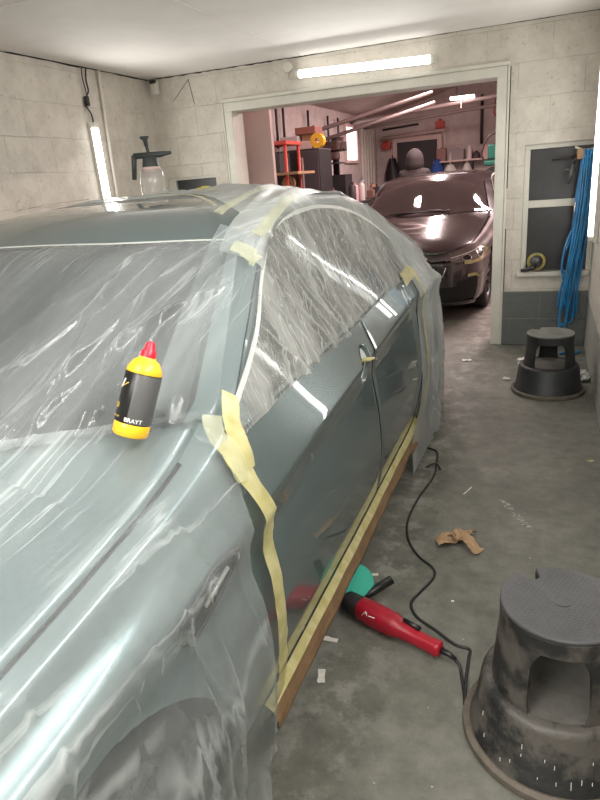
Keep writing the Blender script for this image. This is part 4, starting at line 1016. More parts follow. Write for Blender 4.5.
# ------------------------------------------------------------------ kick stools
def kick_stool(name_label, loc, rz, ms, mtop, mdust, mrim, H=.39, na=R(187), pw=33):
    root = empty('step_stool', loc, name_label, 'step stool', rz=rz)
    rb, rs, zs = .225, .178, .185
    MB().lathe([(rb,.0),(rb+.004,.008),(rb+.003,.022),(rb-.008,.028),(rb-.014,.026),(rb-.014,.004),(rb,.0)], 64).build('rubber_rim', mrim, root, smooth=True, smooth_angle=45)
    MB().lathe([(rb-.014,.006),(rb-.014,.028),(rb-.022,.036),(rs+.006,zs-.016),(rs,zs-.004),(rs-.008,zs),(.148,zs),(.148,zs-.006),(rs-.012,zs-.012),(rb-.03,.02),(rb-.026,.006),(rb-.014,.006)], 64).build('step_skirt', ms, root, smooth=True, smooth_angle=45)
    MB().lathe([(.148,zs-.004),(.10,zs-.012),(0,zs-.014),(0,zs-.020),(.148,zs-.010)], 48).build('step_tread', mdust, root, smooth=True)
    ru, rt = .158, .140
    zt = H
    # upper ring under the tread and three broad posts, the edges of the openings rounded
    def post(a0, a1):
        m = MB(); n = 14; prof_ = lin(0, 1, 10)
        outer = []; 
        def pt(t, v, inn):
            z = lerp(zs - .004, zt - .055, v); r_ = lerp(ru, rt + .003, v) - (.010 if inn else 0)
            flare = .10 * (1 - v) ** 2 * 0 + .16 * max(0, v - .72) ** 1.6 / .28 ** 1.6 + .05 * max(0, .15 - v) / .15
            a_ = lerp(a0 - flare, a1 + flare, t); return Vector((r_ * math.cos(a_), r_ * math.sin(a_), z))
        m.grid(lambda t, v: pt(t, v, 0), lin(0, 1, n), prof_); m.grid(lambda t, v: pt(t, v, 1), lin(0, 1, n), prof_)
        m.grid(lambda i, v: pt(0, v, i), [0, 1], prof_); m.grid(lambda i, v: pt(1, v, i), [0, 1], prof_)
        return m
    for k in range(3):
        a = R(150) + k * R(120)
        post(a - R(pw), a + R(pw)).build('post', ms, root, smooth=True, smooth_angle=50)
    # top: tread plate with a hand notch
    outl = []
    for i in range(96):
        th = 2 * PI * i / 96; d = (th - na + PI) % (2 * PI) - PI
        r_ = rt + .004
        if abs(d) < R(9): r_ = rt - .040 + .016 * (abs(d) / R(9)) ** 4
        outl.append((r_ * math.cos(th), r_ * math.sin(th)))
    MB().prism(outl, zt - .056, zt - .010).build('upper_ring', ms, root, bevel=.003)
    t = MB().prism(outl, zt - .010, zt).build('tread_plate', mtop, root, bevel=.004)
    # raised lozenge studs, in rows, and the round boss
    rnd = random.Random(2); mb = MB()
    for i in range(-10, 11):
        for j in range(-14, 15):
            x = i * .0135 + (.00675 if j % 2 else 0); y = j * .0092
            r_ = math.hypot(x, y); an = math.atan2(y, x); d = (an - na + PI) % (2 * PI) - PI
            if r_ > rt - .010 or r_ < .024 or (abs(d) < R(17) and r_ > rt - .06): continue
            mb.add([(x-.0052, y, zt), (x, y-.0033, zt+.0004), (x+.0052, y, zt), (x, y+.0033, zt+.0004), (x, y, zt+.0018)], [(0,1,4),(1,2,4),(2,3,4),(3,0,4)])
    mb.build('grip_studs', mtop, t, weld=False)
    MB().lathe([(.021,zt),(.021,zt+.002),(.017,zt+.002),(.016,zt+.0008),(0,zt+.001)], 32).build('round_boss', mtop, t, smooth=True, smooth_angle=40)
    return root
stool_top = mat('stool_tread_grey', (0.085, 0.085, 0.090), 0.42, var=0.35, vscale=9)
kick_stool('large dusty round step stool on the floor in the near right corner', (.085, 1.37, 0), R(-60), M['stool'], stool_top, M['stool_dust'], M['stool_rim'], H=.415)
kick_stool('black round step stool standing before the back wall near the blue hose', (.068, 4.17, 0), R(-58), M['stool2'], M['stool2_top'], M['stool_dust'], M['stool_rim'], pw=22)
# white drips and flecks on the near stool belong to its skirt
o = bpy.data.objects['step_skirt']; rnd = random.Random(6)
for _ in range(20):
    a = R(rnd.uniform(255, 400)); z = rnd.uniform(.05, .13); r_ = lerp(.204, .184, (z - .036) / .133) + .0012; h_ = rnd.uniform(.003, .014)
    MB().tube([(r_ * math.cos(a), r_ * math.sin(a), z), ((r_+.0010) * math.cos(a), (r_+.0010) * math.sin(a), z - h_)], .0010, 5).build('paint_drip', M['paperw'], o)

# ------------------------------------------------------------------ polish bottle on the cowl
bt = empty('polish_bottle', (-.742, .925, .975), 'yellow and black polish bottle with red cap leaning on the windscreen', 'bottle')
ax = Vector((.042, .066, .18)).normalized()
rotm = Vector((0, 0, 1)).rotation_difference(ax).to_matrix().to_4x4() @ Matrix.Rotation(R(0), 4, 'Z')
bt.scale = (.94, .94, .89); bt.rotation_mode = 'QUATERNION'; bt.rotation_quaternion = rotm.to_quaternion()
rr = .0375
MB().lathe([(0,.001),(rr-.004,.001),(rr,.006),(rr,.030),(rr-.0006,.031),(rr-.0006,.142),(rr,.143),(rr-.002,.152),(.027,.168),(.018,.174),(.017,.178),(0,.178)], 48).build('bottle_body', M['yellow'], bt, smooth=True, smooth_angle=50)
lb = MB().lathe([(rr,.030),(rr+.0004,.031),(rr+.0004,.141),(rr,.142)], 48).build('label_wrap', M['label'], bt, smooth=True)
MB().lathe([(rr+.0006,.032),(rr+.0008,.0325),(rr+.0008,.1395),(rr+.0006,.140)], 24, None, R(-78), R(25)).build('label_panel', M['label2'], lb, smooth=True)
cp = MB().lathe([(0,.176),(.016,.176),(.016,.190),(.012,.194),(.010,.206),(.007,.212),(0,.213)], 24).build('cap', M['redcap'], bt, smooth=True, smooth_angle=45)
def wrap_text(txt, size, ang, z, r_, m, parent, name, vertical=False):
    cu = bpy.data.curves.new('t', 'FONT'); cu.body = txt; cu.size = size; cu.extrude = .0003; cu.align_x = 'CENTER'
    o = bpy.data.objects.new('t', cu); COL.objects.link(o); dg = bpy.context.evaluated_depsgraph_get(); dg.update()
    me = bpy.data.meshes.new_from_object(o.evaluated_get(dg)); bpy.data.objects.remove(o); bpy.data.curves.remove(cu)
    for v in me.vertices:
        a_, h_ = (v.co.x, v.co.y) if not vertical else (-v.co.y, v.co.x)
        th = ang + a_ / r_; rr_ = r_ + v.co.z + .0004
        v.co = (rr_ * math.cos(th), rr_ * math.sin(th), z + h_)
    me.materials.clear(); me.materials.append(m); t = bpy.data.objects.new(name, me); link(t, parent); return t
wrap_text('BRAYT', .0125, R(-58), .035, rr + .001, M['whiteink'], lb, 'brand_print')
wrap_text('S3', .016, R(-128), .060, rr + .001, M['goldink'], lb, 'grade_print')
wrap_text('FINE CUT', .0055, R(-124), .040, rr + .001, M['goldink'], lb, 'small_print')
MB().tube([Vector(((rr+.001)*math.cos(a), (rr+.001)*math.sin(a), z)) for a, z in ((R(-128), .105), (R(-122), .113), (R(-116), .125))], .0016, 5).build('slash_mark', M['whiteink'], lb)
MB().tube([Vector(((rr+.001)*math.cos(a), (rr+.001)*math.sin(a), z)) for a, z in ((R(-128), .106), (R(-112), .112), (R(-100), .118))], .0014, 5).build('slash_mark', M['goldink'], lb)

# ------------------------------------------------------------------ polishing machine on the floor
A = Vector((-.520, 1.665, .052)); B = Vector((-.225, 1.550, .036)); ln = (B - A); L0 = ln.length; t_ = ln.normalized()
pm = empty('polishing_machine', (A.x, A.y, 0), 'red polishing machine with a green foam pad lying beside the sill', 'power tool')
u_ = Vector((0, 0, 1)).cross(t_).normalized(); w_ = t_.cross(u_)
def loc(x, s=0, h=0): return Vector((0, 0, A.z)) + t_ * x + u_ * s + w_ * h
def oval(stations, n=20):
    mb = MB(); vs = []
    for (x, sy, sz, cs, ch) in stations:
        for k in range(n):
            a = 2 * PI * k / n; c, s = math.cos(a), math.sin(a); e = .72
            vs.append(loc(x, cs + sy * math.copysign(abs(c) ** e, c), ch + sz * math.copysign(abs(s) ** e, s)))
    m_ = len(stations); fs = [(i*n+k, i*n+(k+1)%n, (i+1)*n+(k+1)%n, (i+1)*n+k) for i in range(m_-1) for k in range(n)]
    fs += [tuple(range(n))[::-1], tuple((m_-1)*n+k for k in range(n))]
    return mb.add(vs, fs)
oval([(.000,.030,.030,0,0),(.006,.035,.035,0,0),(.05,.037,.037,0,.0),(.10,.037,.037,0,0),(.135,.036,.036,0,0),(.15,.033,.032,0,.0),(.165,.026,.026,0,-.002),(.22,.022,.023,0,-.003),(.27,.021,.023,0,-.002),(.295,.023,.025,0,-.001),(.305,.022,.024,0,0),(.31,.014,.015,0,0)]).build('motor_housing', M['red'], pm, smooth=True, smooth_angle=60)
oval([(-.062,.022,.024,0,0),(-.050,.032,.032,0,0),(-.012,.034,.034,0,0),(.004,.034,.034,0,0)]).build('gear_head', M['steel'], pm, smooth=True, smooth_angle=60)
MB().tube([loc(.165, .016, .024), loc(.225, .014, .024)], .0085, 10).build('trigger', M['black'], pm, smooth=True)
MB().tube([loc(.308), loc(.335), loc(.36, 0, -.006)], [.011, .009, .006], 12).build('cable_sleeve', M['black'], pm, smooth=True)
wm = loc(.05, -.036, .012); 
for k, (x0, x1, h0, h1) in enumerate(((.035, .050, -.004, .016), (.050, .058, .016, -.002), (.062, .085, .006, .010))):
    MB().tube([loc(x0, -.034, h0 + .012), loc(x1, -.034, h1 + .012)], .0022, 5).build('maker_mark', M['whiteink'], pm)
for x in (.105, .112, .119, .126): MB().tube([loc(x, -.034, .0), loc(x, -.026, .028)], .0018, 5).build('cooling_slot', M['black'], pm)
hd = loc(-.030, .03, .0)
MB().tube([loc(-.02, .028, .004), loc(.0, .07, .018), loc(.03, .145, .04)], [.010, .015, .016], 14).build('side_handle', M['black'], pm, smooth=True)
pc = Vector((-.560, 1.745, .085)) - Vector((A.x, A.y, 0)); pn = Vector((.10, -.50, .80)).normalized()
Mp = Matrix.Translation(pc) @ Vector((0, 0, 1)).rotation_difference(pn).to_matrix().to_4x4()
MB().lathe([(0,-.022),(.058,-.022),(.068,-.014),(.070,0),(.066,.014),(.055,.020),(0,.018)], 36, Mp).build('foam_pad', M['green'], pm, smooth=True, smooth_angle=60)
MB().tube([pc - pn * .024, loc(-.035, .0, .0)], [.03, .02], 14).build('spindle', M['steel'], pm, smooth=True)

# mains lead: from the tool, round the stool, back along the car
cz_ = .005
pth = [(-.188,1.535,.026),(-.172,1.525,.014),(-.165,1.50,cz_),(-.150,1.44,cz_),(-.142,1.395,cz_),(-.146,1.425,cz_+.006),(-.150,1.50,cz_+.004),(-.152,1.575,cz_),(-.155,1.615,cz_),(-.20,1.625,cz_),(-.27,1.675,cz_),(-.34,1.725,cz_),(-.37,1.79,cz_),(-.35,1.86,cz_),(-.32,1.95,cz_),(-.33,2.01,cz_),(-.40,2.08,cz_),(-.46,2.19,cz_),(-.49,2.34,cz_),(-.48,2.55,cz_),(-.45,2.76,cz_),(-.46,2.94,cz_),(-.48,3.06,cz_),(-.54,3.10,cz_)]
o = MB().tube(smooth_path(pth, 8), .0048, 8).build('power_cable', M['cable'], smooth=True); tag(o, 'black mains cable winding over the floor from the red machine to the car', 'cable')
o = MB().tube(smooth_path([(-.50,2.86,cz_),(-.47,2.89,cz_+.01),(-.445,2.885,cz_+.004),(-.43,2.85,cz_)], 6), .004, 8).build('power_cable', M['cable'], smooth=True); tag(o, 'short cable end poking out from the film at the rear wing', 'cable')

# ------------------------------------------------------------------ floor litter
def crumple(name, loc, size, m, label, cat, seed, flat=.6, n=14):
    mb = MB()
    def fn(u, v):
        d = Vector((math.sin(v) * math.cos(u), math.sin(v) * math.sin(u), math.cos(v)))
        k = 1 + .55 * noise.noise(d * 1.7 + Vector((seed, 0, 0))) + .30 * noise.noise(d * 4 + Vector((0, seed, 0)))
        return Vector((d.x * size[0] * k, d.y * size[1] * k, max(d.z * size[2] * k * flat + size[2] * flat * .9, .001)))
    mb.grid(fn, [2*PI*i/(2*n) for i in range(2*n)] + [0], lin(0, PI, n)); o = mb.build(name, m, smooth=False); o.location = loc
    return tag(o, label, cat)
def scrap(name, loc, w, l, rz, m, label, cat, lift=.004, seed=0):
    mb = MB().grid(lambda a, b: Vector(((a-.5)*l, (b-.5)*w * (1 + .2*gn((a*3, seed, 0), 1)), .0015 + lift * (abs(gn((a*2, b*2, seed), 1.5)) + .6*(a-.5)**2))), lin(0, 1, 12), lin(0, 1, 5))
    o = mb.build(name, m, smooth=False, solid=.0006); o.location = loc; o.rotation_euler = (0, 0, rz); return tag(o, label, cat)
# torn brown paper: three folded leaves meeting
kb = MB()
for (a0, l, w2, tw) in ((R(75), .085, .052, .3), (R(205), .095, .045, -.4), (R(-38), .100, .040, .5), (R(150), .06, .05, .1)):
    def leaf(u, v):
        x = u * l; y = (v - .5) * w2 * (1 + .5 * u + .25 * gn((u * 3, v * 2, a0), 2)); z = .006 + .034 * abs(math.sin(u * 2.6 + v * 2 * tw)) * (1 - .35 * u) + .02 * abs(v - .5) * 2 * (1 - u) + .012 * abs(gn((u * 2, v * 3, a0), 2))
        return Vector((x * math.cos(a0) - y * math.sin(a0), x * math.sin(a0) + y * math.cos(a0), z))
    kb.grid(leaf, lin(0, 1, 12), lin(0, 1, 8))
o = kb.build('brown_paper', M['kraft2'], solid=.0008); o.location = (-.255, 2.205, 0); tag(o, 'crumpled scrap of brown paper lying on the open floor', 'paper')
scrap('tape_scrap', (-.565, 1.385, 0), .022, .055, R(105), M['paperw'], 'short white tape scrap on the floor nearest the front of the sill', 'scrap', seed=1)
scrap('tape_scrap', (-.60, 1.545, 0), .018, .075, R(0), M['paperw'], 'white tape scrap under the sill left of the red machine', 'scrap', seed=2)
scrap('tape_scrap', (-.535, 1.92, 0), .015, .03, R(20), M['paperw'], 'tiny pale scrap on the floor beyond the green pad', 'scrap', seed=3)
scrap('tape_scrap', (-.275, 2.66, 0), .006, .085, R(70), M['paperw'], 'thin white sliver on the floor between cable and wall', 'scrap', seed=4)
scrap('tape_scrap', (-.235, 1.84, 0), .008, .010, R(10), M['paperw'], 'tiny white speck on the floor inside the cable bend', 'scrap', seed=6)
scrap('tape_scrap', (.27, 3.10, 0), .02, .03, R(40), M['tape'], 'small yellow tape bit on the floor beside the right wall', 'scrap', seed=7)
scrap('tape_scrap', (-.20, 4.36, 0), .05, .03, R(80), M['paperw'], 'white paper bit on the floor left of the far stool', 'scrap', .02, seed=8)
scrap('card_scrap', (-.52, 4.80, 0), .05, .07, R(10), M['paperw'], 'white card scrap on the floor near the opening', 'scrap', .015, seed=9)
crumple('crumpled_paper', (-.09, 4.72, 0), (.055, .045, .05), M['paperw'], 'crumpled white paper behind the far stool', 'paper', 3.1)
crumple('crumpled_film', (.285, 4.42, 0), (.045, .06, .055), mat('white_film_ball', (.62,.62,.60), .3, var=.3, vscale=20, spec=.8), 'crumpled ball of clear film between far stool and wall', 'plastic', 7.7)
o = MB().tube(smooth_path([(.16, 5.02, .012), (.21, 5.06, .012), (.27, 5.05, .012), (.30, 5.10, .012)]), .010, 8).build('hose_end', M['blue'], smooth=True); tag(o, 'blue hose end lying on the floor behind the far stool', 'hose')
# chalky scuff mark on the concrete
rnd = random.Random(5); mb = MB()
for _ in range(60):
    u = rnd.uniform(-1, 1); c = Vector((-.06 + u * .055 + rnd.uniform(-.010, .010), 2.50 - u * .10 + rnd.uniform(-.01, .01), .0008)); l = rnd.uniform(.006, .016); a = rnd.uniform(-.3, 1.2)
    mb.box(c, (l, .004, .0008), Matrix.Rotation(a, 3, 'Z'))
o = mb.build('chalk_mark', M['chalk'], weld=False); tag(o, 'pale chalky scuff mark on the concrete floor', 'mark')

# ------------------------------------------------------------------ sprayer and pad on the roof
sp = empty('pump_sprayer', (-1.775, 2.72, 1.385), 'cloudy pump sprayer with dark head standing on the far side of the roof', 'sprayer')
MB().lathe([(0,.0),(.058,.0),(.062,.006),(.060,.10),(.052,.135),(.036,.150),(.036,.155),(0,.155)], 32).build('reservoir', M['clear'], sp, smooth=True, smooth_angle=60)
MB().lathe([(.038,.148),(.042,.150),(.034,.192),(.026,.198),(0,.198)], 24).build('collar', M['greyp'], sp, smooth=True, smooth_angle=60)
MB().lathe([(.043,.128),(.047,.130),(.042,.152),(.036,.154)], 24).build('collar_ring', M['pinkb'], sp, smooth=True)
ux = Vector((math.cos(R(22)), math.sin(R(22)), 0)) 
h = MB(); h.tube([ux * -.075 + Vector((0,0,.205)), ux * .05 + Vector((0,0,.205)), ux * .085 + Vector((0,0,.208)), ux * .105 + Vector((0,0,.209))], [.014,.014,.009,.007], 10)
h.build('spray_head', M['greyp'], sp, smooth=True)
h = MB().tube([ux * -.072 + Vector((0,0,.208)), ux * -.078 + Vector((0,0,.17)), ux * -.088 + Vector((0,0,.10))], [.014,.013,.011], 10); h.build('grip', M['greyp'], sp, smooth=True)
MB().tube([(0,0,.198), ux * -.008 + Vector((0,0,.25))], .008, 10).build('pump_rod', M['greyp'], sp, smooth=True)
MB().tube([ux * -.008 + Vector((0,0,.245)), ux * -.010 + Vector((0,0,.27)), ux * -.012 + Vector((0,0,.283)), ux * -.012 + Vector((0,0,.288))], [.009,.011,.022,.022], 16).build('pump_knob', M['greyp'], sp, smooth=True)
pd = empty('foam_pad', (-1.44, 2.62, 1.402), 'yellow round foam pad on the roof edge', 'pad')
MB().lathe([(0,0),(.062,.0),(.068,.008),(.062,.018),(.03,.024),(0,.025)], 28).build('foam', mat('yellow_foam', (.62,.50,.12), .8), pd, smooth=True)
MB().lathe([(0,.0245),(.022,.0245),(.020,.029),(0,.030)], 20).build('hub', mat('pad_hub', (.45,.38,.12), .6), pd, smooth=True)
#@@NEXT

# ------------------------------------------------------------------ the workshop's contents
# strip lamps and tie beams under the workshop roof
def shop_lamp(c, rz, label):
    r_ = empty('strip_lamp', c, label, 'lamp', rz=rz)
    MB().bb((-.07, -.75, 0), (.07, .75, .05)).build('lamp_housing', M['white'], r_, bevel=.005)
    MB().bb((-.06, -.73, -.03), (.06, .73, -.002)).build('diffuser', M['tubedim'], r_, bevel=.01)
shop_lamp((-1.63, 10.6, 2.86), R(10), 'bright strip lamp under the workshop roof')
shop_lamp((-1.7, 7.6, 2.86), R(10), 'strip lamp hidden above the opening head')
shop_lamp((.4, 8.6, 2.84), R(80), 'strip lamp on the right side of the workshop')
sl = empty('strip_lamp', (-1.42, 11.9, 2.52), 'small strip lamp hanging at the far end of the workshop', 'lamp')
MB().bb((-.20, -.05, 0), (.20, .05, .05)).build('diffuser', M['tubedim'], sl, bevel=.01)
MB().tube([(-.1, 0, .05), (-.1, 0, .62)], .008, 6).build('hanger', M['steel'], sl); MB().tube([(-.02, 0, 0), (-.02, 0, -.14)], .012, 6).build('pull_switch', M['pinkb'], sl)
polem = mat('pole_paint', (.26, .19, .18), .6)
for k, (a, b, r_) in enumerate((((-3.42, 9.0, 2.00), (-1.62, 10.0, 2.48), .028), ((-3.42, 9.4, 1.90), (-1.65, 10.4, 2.38), .026), ((-3.42, 12.0, 2.36), (1.5, 12.0, 2.66), .035), ((-3.42, 12.9, 2.30), (1.5, 12.9, 2.60), .03))):
    o = MB().tube([a, b], r_, 8).build('roof_beam', polem, smooth=True)
    tag(o, ('upper slanting pale pole under the workshop roof', 'lower slanting pale pole under the workshop roof', 'thick level beam crossing the workshop near its end wall', 'thinner beam behind the thick level beam')[k], 'beam')
# standing board just inside the opening
o = MB().bb((-2.74, 5.72, 0), (-2.40, 5.78, 2.22)).build('board', M['pinkb'], bevel=.004); tag(o, 'tall pale board standing just inside the left of the opening', 'board')
o = MB().bb((-2.86, 5.75, 0), (-2.79, 5.80, 1.98)).build('post', M['pinkb'], bevel=.004); tag(o, 'narrow post beside the tall pale board', 'post')
# rods and pipes on the left wall
for k, (y, z0, z1, c) in enumerate(((7.75, 1.3, 2.42, 'steel'), (8.05, 1.9, 2.42, 'steel'), (8.30, 1.85, 2.42, 'steel'), (8.55, 1.9, 2.42, 'steel'), (9.55, 1.95, 2.40, 'steel'), (9.75, 1.95, 2.2, 'redm'), (10.5, 1.9, 2.38, 'steel'), (11.05, 1.9, 2.38, 'steel'))):
    o = MB().tube([(SL+.06, y, z0), (SL+.06, y + .02, z1)], .018, 6).build('hanging_rod', M[c], smooth=True)
    tag(o, ('longest dark rod hanging nearest the opening', 'second dark rod on the workshop wall', 'third dark rod on the workshop wall', 'fourth dark rod on the workshop wall', 'dark rod above the boxes', 'short red rod above the boxes', 'dark rod above the cluttered machine', 'dark rod left of the bright window')[k], 'rod', 'rods hanging on the left workshop wall')
# red trolley frame with plywood shelf
tr = empty('trolley', (-3.08, 7.55, 0), 'red steel trolley frame with a plywood shelf', 'trolley')
for k, (x, y) in enumerate(((-.17, -.22), (-.17, .22), (.17, -.22), (.17, .22))): MB().tube([(x, y, .06), (x, y, 1.86)], .022, 8).build('post', M['redm'], tr, smooth=True)
MB().bb((-.20, -.26, 1.84), (.20, .26, 1.88)).build('top_rail', M['redm'], tr)
MB().bb((-.22, -.3, 1.50), (.34, .3, 1.53)).build('shelf', M['wood'], tr)
MB().bb((-.2, -.26, .5), (.2, .26, .53)).build('shelf', M['wood'], tr)
for x, y in ((-.17, -.22), (-.17, .22), (.17, -.22), (.17, .22)): MB().lathe([(0,-.02),(.05,-.02),(.05,.02),(0,.02)], 14, Matrix.Translation((x, y, .05)) @ Matrix.Rotation(R(90), 4, 'X')).build('caster', M['rubber'], tr)
o = MB().lathe([(.03,-.02),(.085,-.02),(.09,0),(.085,.02),(.03,.02),(.03,-.02)], 24, Matrix.Rotation(R(80), 4, 'X')).build('tape_roll', M['wood'], smooth=True, smooth_angle=40); o.location = (-2.93, 7.42, 1.40)
tag(o, 'round tan roll hanging below the plywood shelf', 'roll')
o = MB().bb((-3.22, 7.35, 1.535), (-3.0, 7.7, 1.76)).build('crate', M['steel'], bevel=.01); tag(o, 'dark crate on the trolley shelf', 'crate')
# tall dark tool cabinet with things on top
cb = empty('tool_cabinet', (-3.02, 8.35, 0), 'tall black steel cabinet by the left workshop wall', 'cabinet')
MB().bb((-.34, -.25, .05), (.27, .25, 1.80)).build('body', M['steel'], cb, bevel=.008)
MB().bb((-.32, -.262, .08), (-.045, -.25, 1.78)).build('cabinet_door', mat('cabinet_black', (.02,.018,.02), .4), cb, bevel=.004)
MB().bb((-.035, -.262, .08), (.255, -.25, 1.78)).build('cabinet_door', mat('cabinet_grey', (.085,.075,.085), .4), cb, bevel=.004)
MB().bb((.03, -.275, .2), (.05, -.262, 1.7)).build('handle', M['pinkb'], cb)
for x in (-.3, .23): MB().bb((x-.03, -.2, 0), (x+.03, .2, .05)).build('foot', M['black'], cb)
o = MB().bb((-3.30, 8.15, 1.80), (-3.05, 8.5, 1.97)).build('storage_box', mat('clear_box', (.55,.50,.50), .3), bevel=.01); tag(o, 'pale plastic box on the black cabinet', 'box')
o = MB().bb((-3.03, 8.15, 1.80), (-2.86, 8.5, 1.90)).build('storage_box', M['pinkb'], bevel=.01); tag(o, 'low tan carton on the black cabinet, under the brown one', 'box')
o = MB().bb((-3.10, 8.2, 1.985), (-2.82, 8.5, 2.07)).build('carton', mat('brown_carton', (.30,.12,.09), .7), bevel=.006); tag(o, 'brown carton topmost on the black cabinet', 'box')
MB_ = MB().bb((-3.03, 8.25, 1.90), (-2.90, 8.45, 1.985)); o = MB_.build('carton', M['wood'], bevel=.006); tag(o, 'small carton between the tan and the brown one', 'box')
o = MB().lathe([(.03,-.05),(.09,-.05),(.09,.05),(.03,.05),(.03,-.05)], 24, Matrix.Rotation(R(90), 4, 'X')).build('tape_roll', M['yellow'], smooth=True, smooth_angle=40); o.location = (-2.79, 8.2, 1.892); tag(o, 'yellow roll at the right end of the cabinet top', 'roll')
# pillar drill: dark cluttered machine
dr = empty('pillar_drill', (-2.95, 9.6, 0), 'dark brown pillar drill machine with motor head beside the cabinet', 'machine')
MB().bb((-.25, -.25, 0), (.25, .3, .06)).bb((-.2, -.2, .06), (.2, .25, .85)).build('base', M['steel'], dr)
MB().tube([(0, .1, .85), (0, .1, 1.95)], .05, 12).build('column', M['steel'], dr, smooth=True)
MB().lathe([(0,0),(.17,0),(.18,.02),(.17,.04),(0,.04)], 24, Matrix.Translation((0, -.05, 1.18))).build('table', M['alloy'], dr)
brn = mat('machine_brown', (.12,.06,.05), .5, var=.6, vscale=12)
MB().bb((-.12, -.25, 1.55), (.14, .28, 1.85)).build('head', brn, dr, bevel=.04)
MB().tube([(0, .25, 1.6), (0, .25, 1.98)], .10, 14).build('motor', brn, dr, smooth=True)
MB().tube([(0, -.12, 1.56), (0, -.12, 1.38)], .035, 10).build('chuck', M['alloy'], dr, smooth=True)
for k in range(3):
    a = R(90 + 120 * k); MB().tube([(.14, -.12, 1.65), (.17, -.12 + .17 * math.cos(a), 1.65 + .17 * math.sin(a))], .01, 6).build('feed_lever', M['alloy'], dr)
MB().bb((-.16, -.30, 1.30), (.12, -.1, 1.52)).build('guard', brn, dr, bevel=.03, weld=False)
# workbench along the wall, with clutter
wb = empty('workbench', (-2.95, 9.9, 0), 'black steel workbench crowded with tools by the left wall', 'workbench')
MB().bb((-.4, -.85, 1.02), (.42, 1.1, 1.07)).build('worktop', M['steel'], wb, bevel=.004)
for x, y in ((-.36, -.8), (.38, -.8), (-.36, 1.05), (.38, 1.05)): MB().bb((x-.03, y-.03, 0), (x+.03, y+.03, 1.02)).build('leg', M['steel'], wb)
MB().bb((-.36, -.8, .3), (.38, 1.05, .34)).build('shelf', M['steel'], wb)
MB().bb((-.2, -.80, .70), (.40, -.1, 1.0)).build('drawer_unit', M['black'], wb, bevel=.006)
dr.location = (-2.93, 9.30, 1.071); dr.scale = (1.0, .8, .46)
rnd = random.Random(12)
kinds = [('tin_can','tin','can'),('tool_box','metal tool box','box'),('spray_can','aerosol can','can'),('parts_tray','parts tray','tray'),('jar','jar','jar')]
cols = [('pale', (.62,.5,.48)), ('dark', (.05,.04,.045)), ('white', (.75,.68,.66)), ('brown', (.25,.13,.1)), ('grey', (.25,.23,.24)), ('pink', (.65,.38,.38)), ('blue-grey', (.18,.22,.28)), ('rusty', (.28,.11,.06))]
spots = [(-2.62, 9.10), (-2.78, 9.18), (-2.92, 9.12), (-3.1, 9.2), (-2.66, 9.36), (-2.64, 9.66), (-2.66, 10.3), (-2.84, 10.45), (-2.62, 10.55), (-3.05, 10.7), (-2.75, 10.8)]
for k, (x, y) in enumerate(spots):
    kd = kinds[k % 5]; cn_, cc = cols[(k * 3 + 1) % 8]; mm = mat('bench_item', cc, .5)
    w_ = rnd.uniform(.05, .08); h_ = rnd.uniform(.14, .34)
    if kd[0] in ('tin_can', 'spray_can', 'jar'):
        o = MB().lathe([(0,0),(w_*.8,0),(w_*.8,h_*.8),(w_*.6,h_*.88),(w_*.4,h_*.9),(w_*.4,h_),(0,h_)], 16).build(kd[0], mm, smooth=True, smooth_angle=40)
    else:
        o = MB().bb((-w_, -w_, 0), (w_, w_, h_*.55)).bb((-w_*.3, -.01, h_*.55), (w_*.3, .01, h_*.68)).build(kd[0], mm, bevel=.006, weld=False)
    o.location = (x, y, 1.071)
    tag(o, '%s %s on the black workbench, %s' % (cn_, kd[1], ('at its front corner', 'second from its front corner', 'third along its front edge', 'at the wall end of its front edge', 'in the second row', 'before the drill', 'just behind the drill', 'behind the drill by the wall', 'behind the drill at the outer edge', 'far back by the wall', 'farthest back on it')[k]), kd[2], 'clutter on the workbench')
# pale tub with a blue cloth
tb = empty('drum', (-2.70, 11.4, 0), 'pale plastic drum near the far end of the workshop', 'drum')
MB().lathe([(0,0),(.22,0),(.23,.03),(.23,1.16),(.20,1.19),(0,1.19)], 28).build('drum_body', mat('pale_plastic', (.68,.60,.60), .45), tb, smooth=True, smooth_angle=40)
MB().lathe([(.232,.4),(.24,.41),(.24,.43),(.232,.44)], 28).build('rib', M['pinkb'], tb, smooth=True)
o = MB().grid(lambda a, b: Vector(((a-.5)*.42, (b-.5)*.42, .012 + .03*abs(gn((a*2, b*2, 1), 2)) - .10*max(0, abs(b-.5)*2-.85)*0)), lin(0,1,12), lin(0,1,12)).build('cloth', mat('faded_blue_cloth', (.13,.22,.30), .9), solid=.006); o.location = (-2.70, 11.4, 1.195); tag(o, 'faded blue cloth lying on the pale drum', 'cloth')
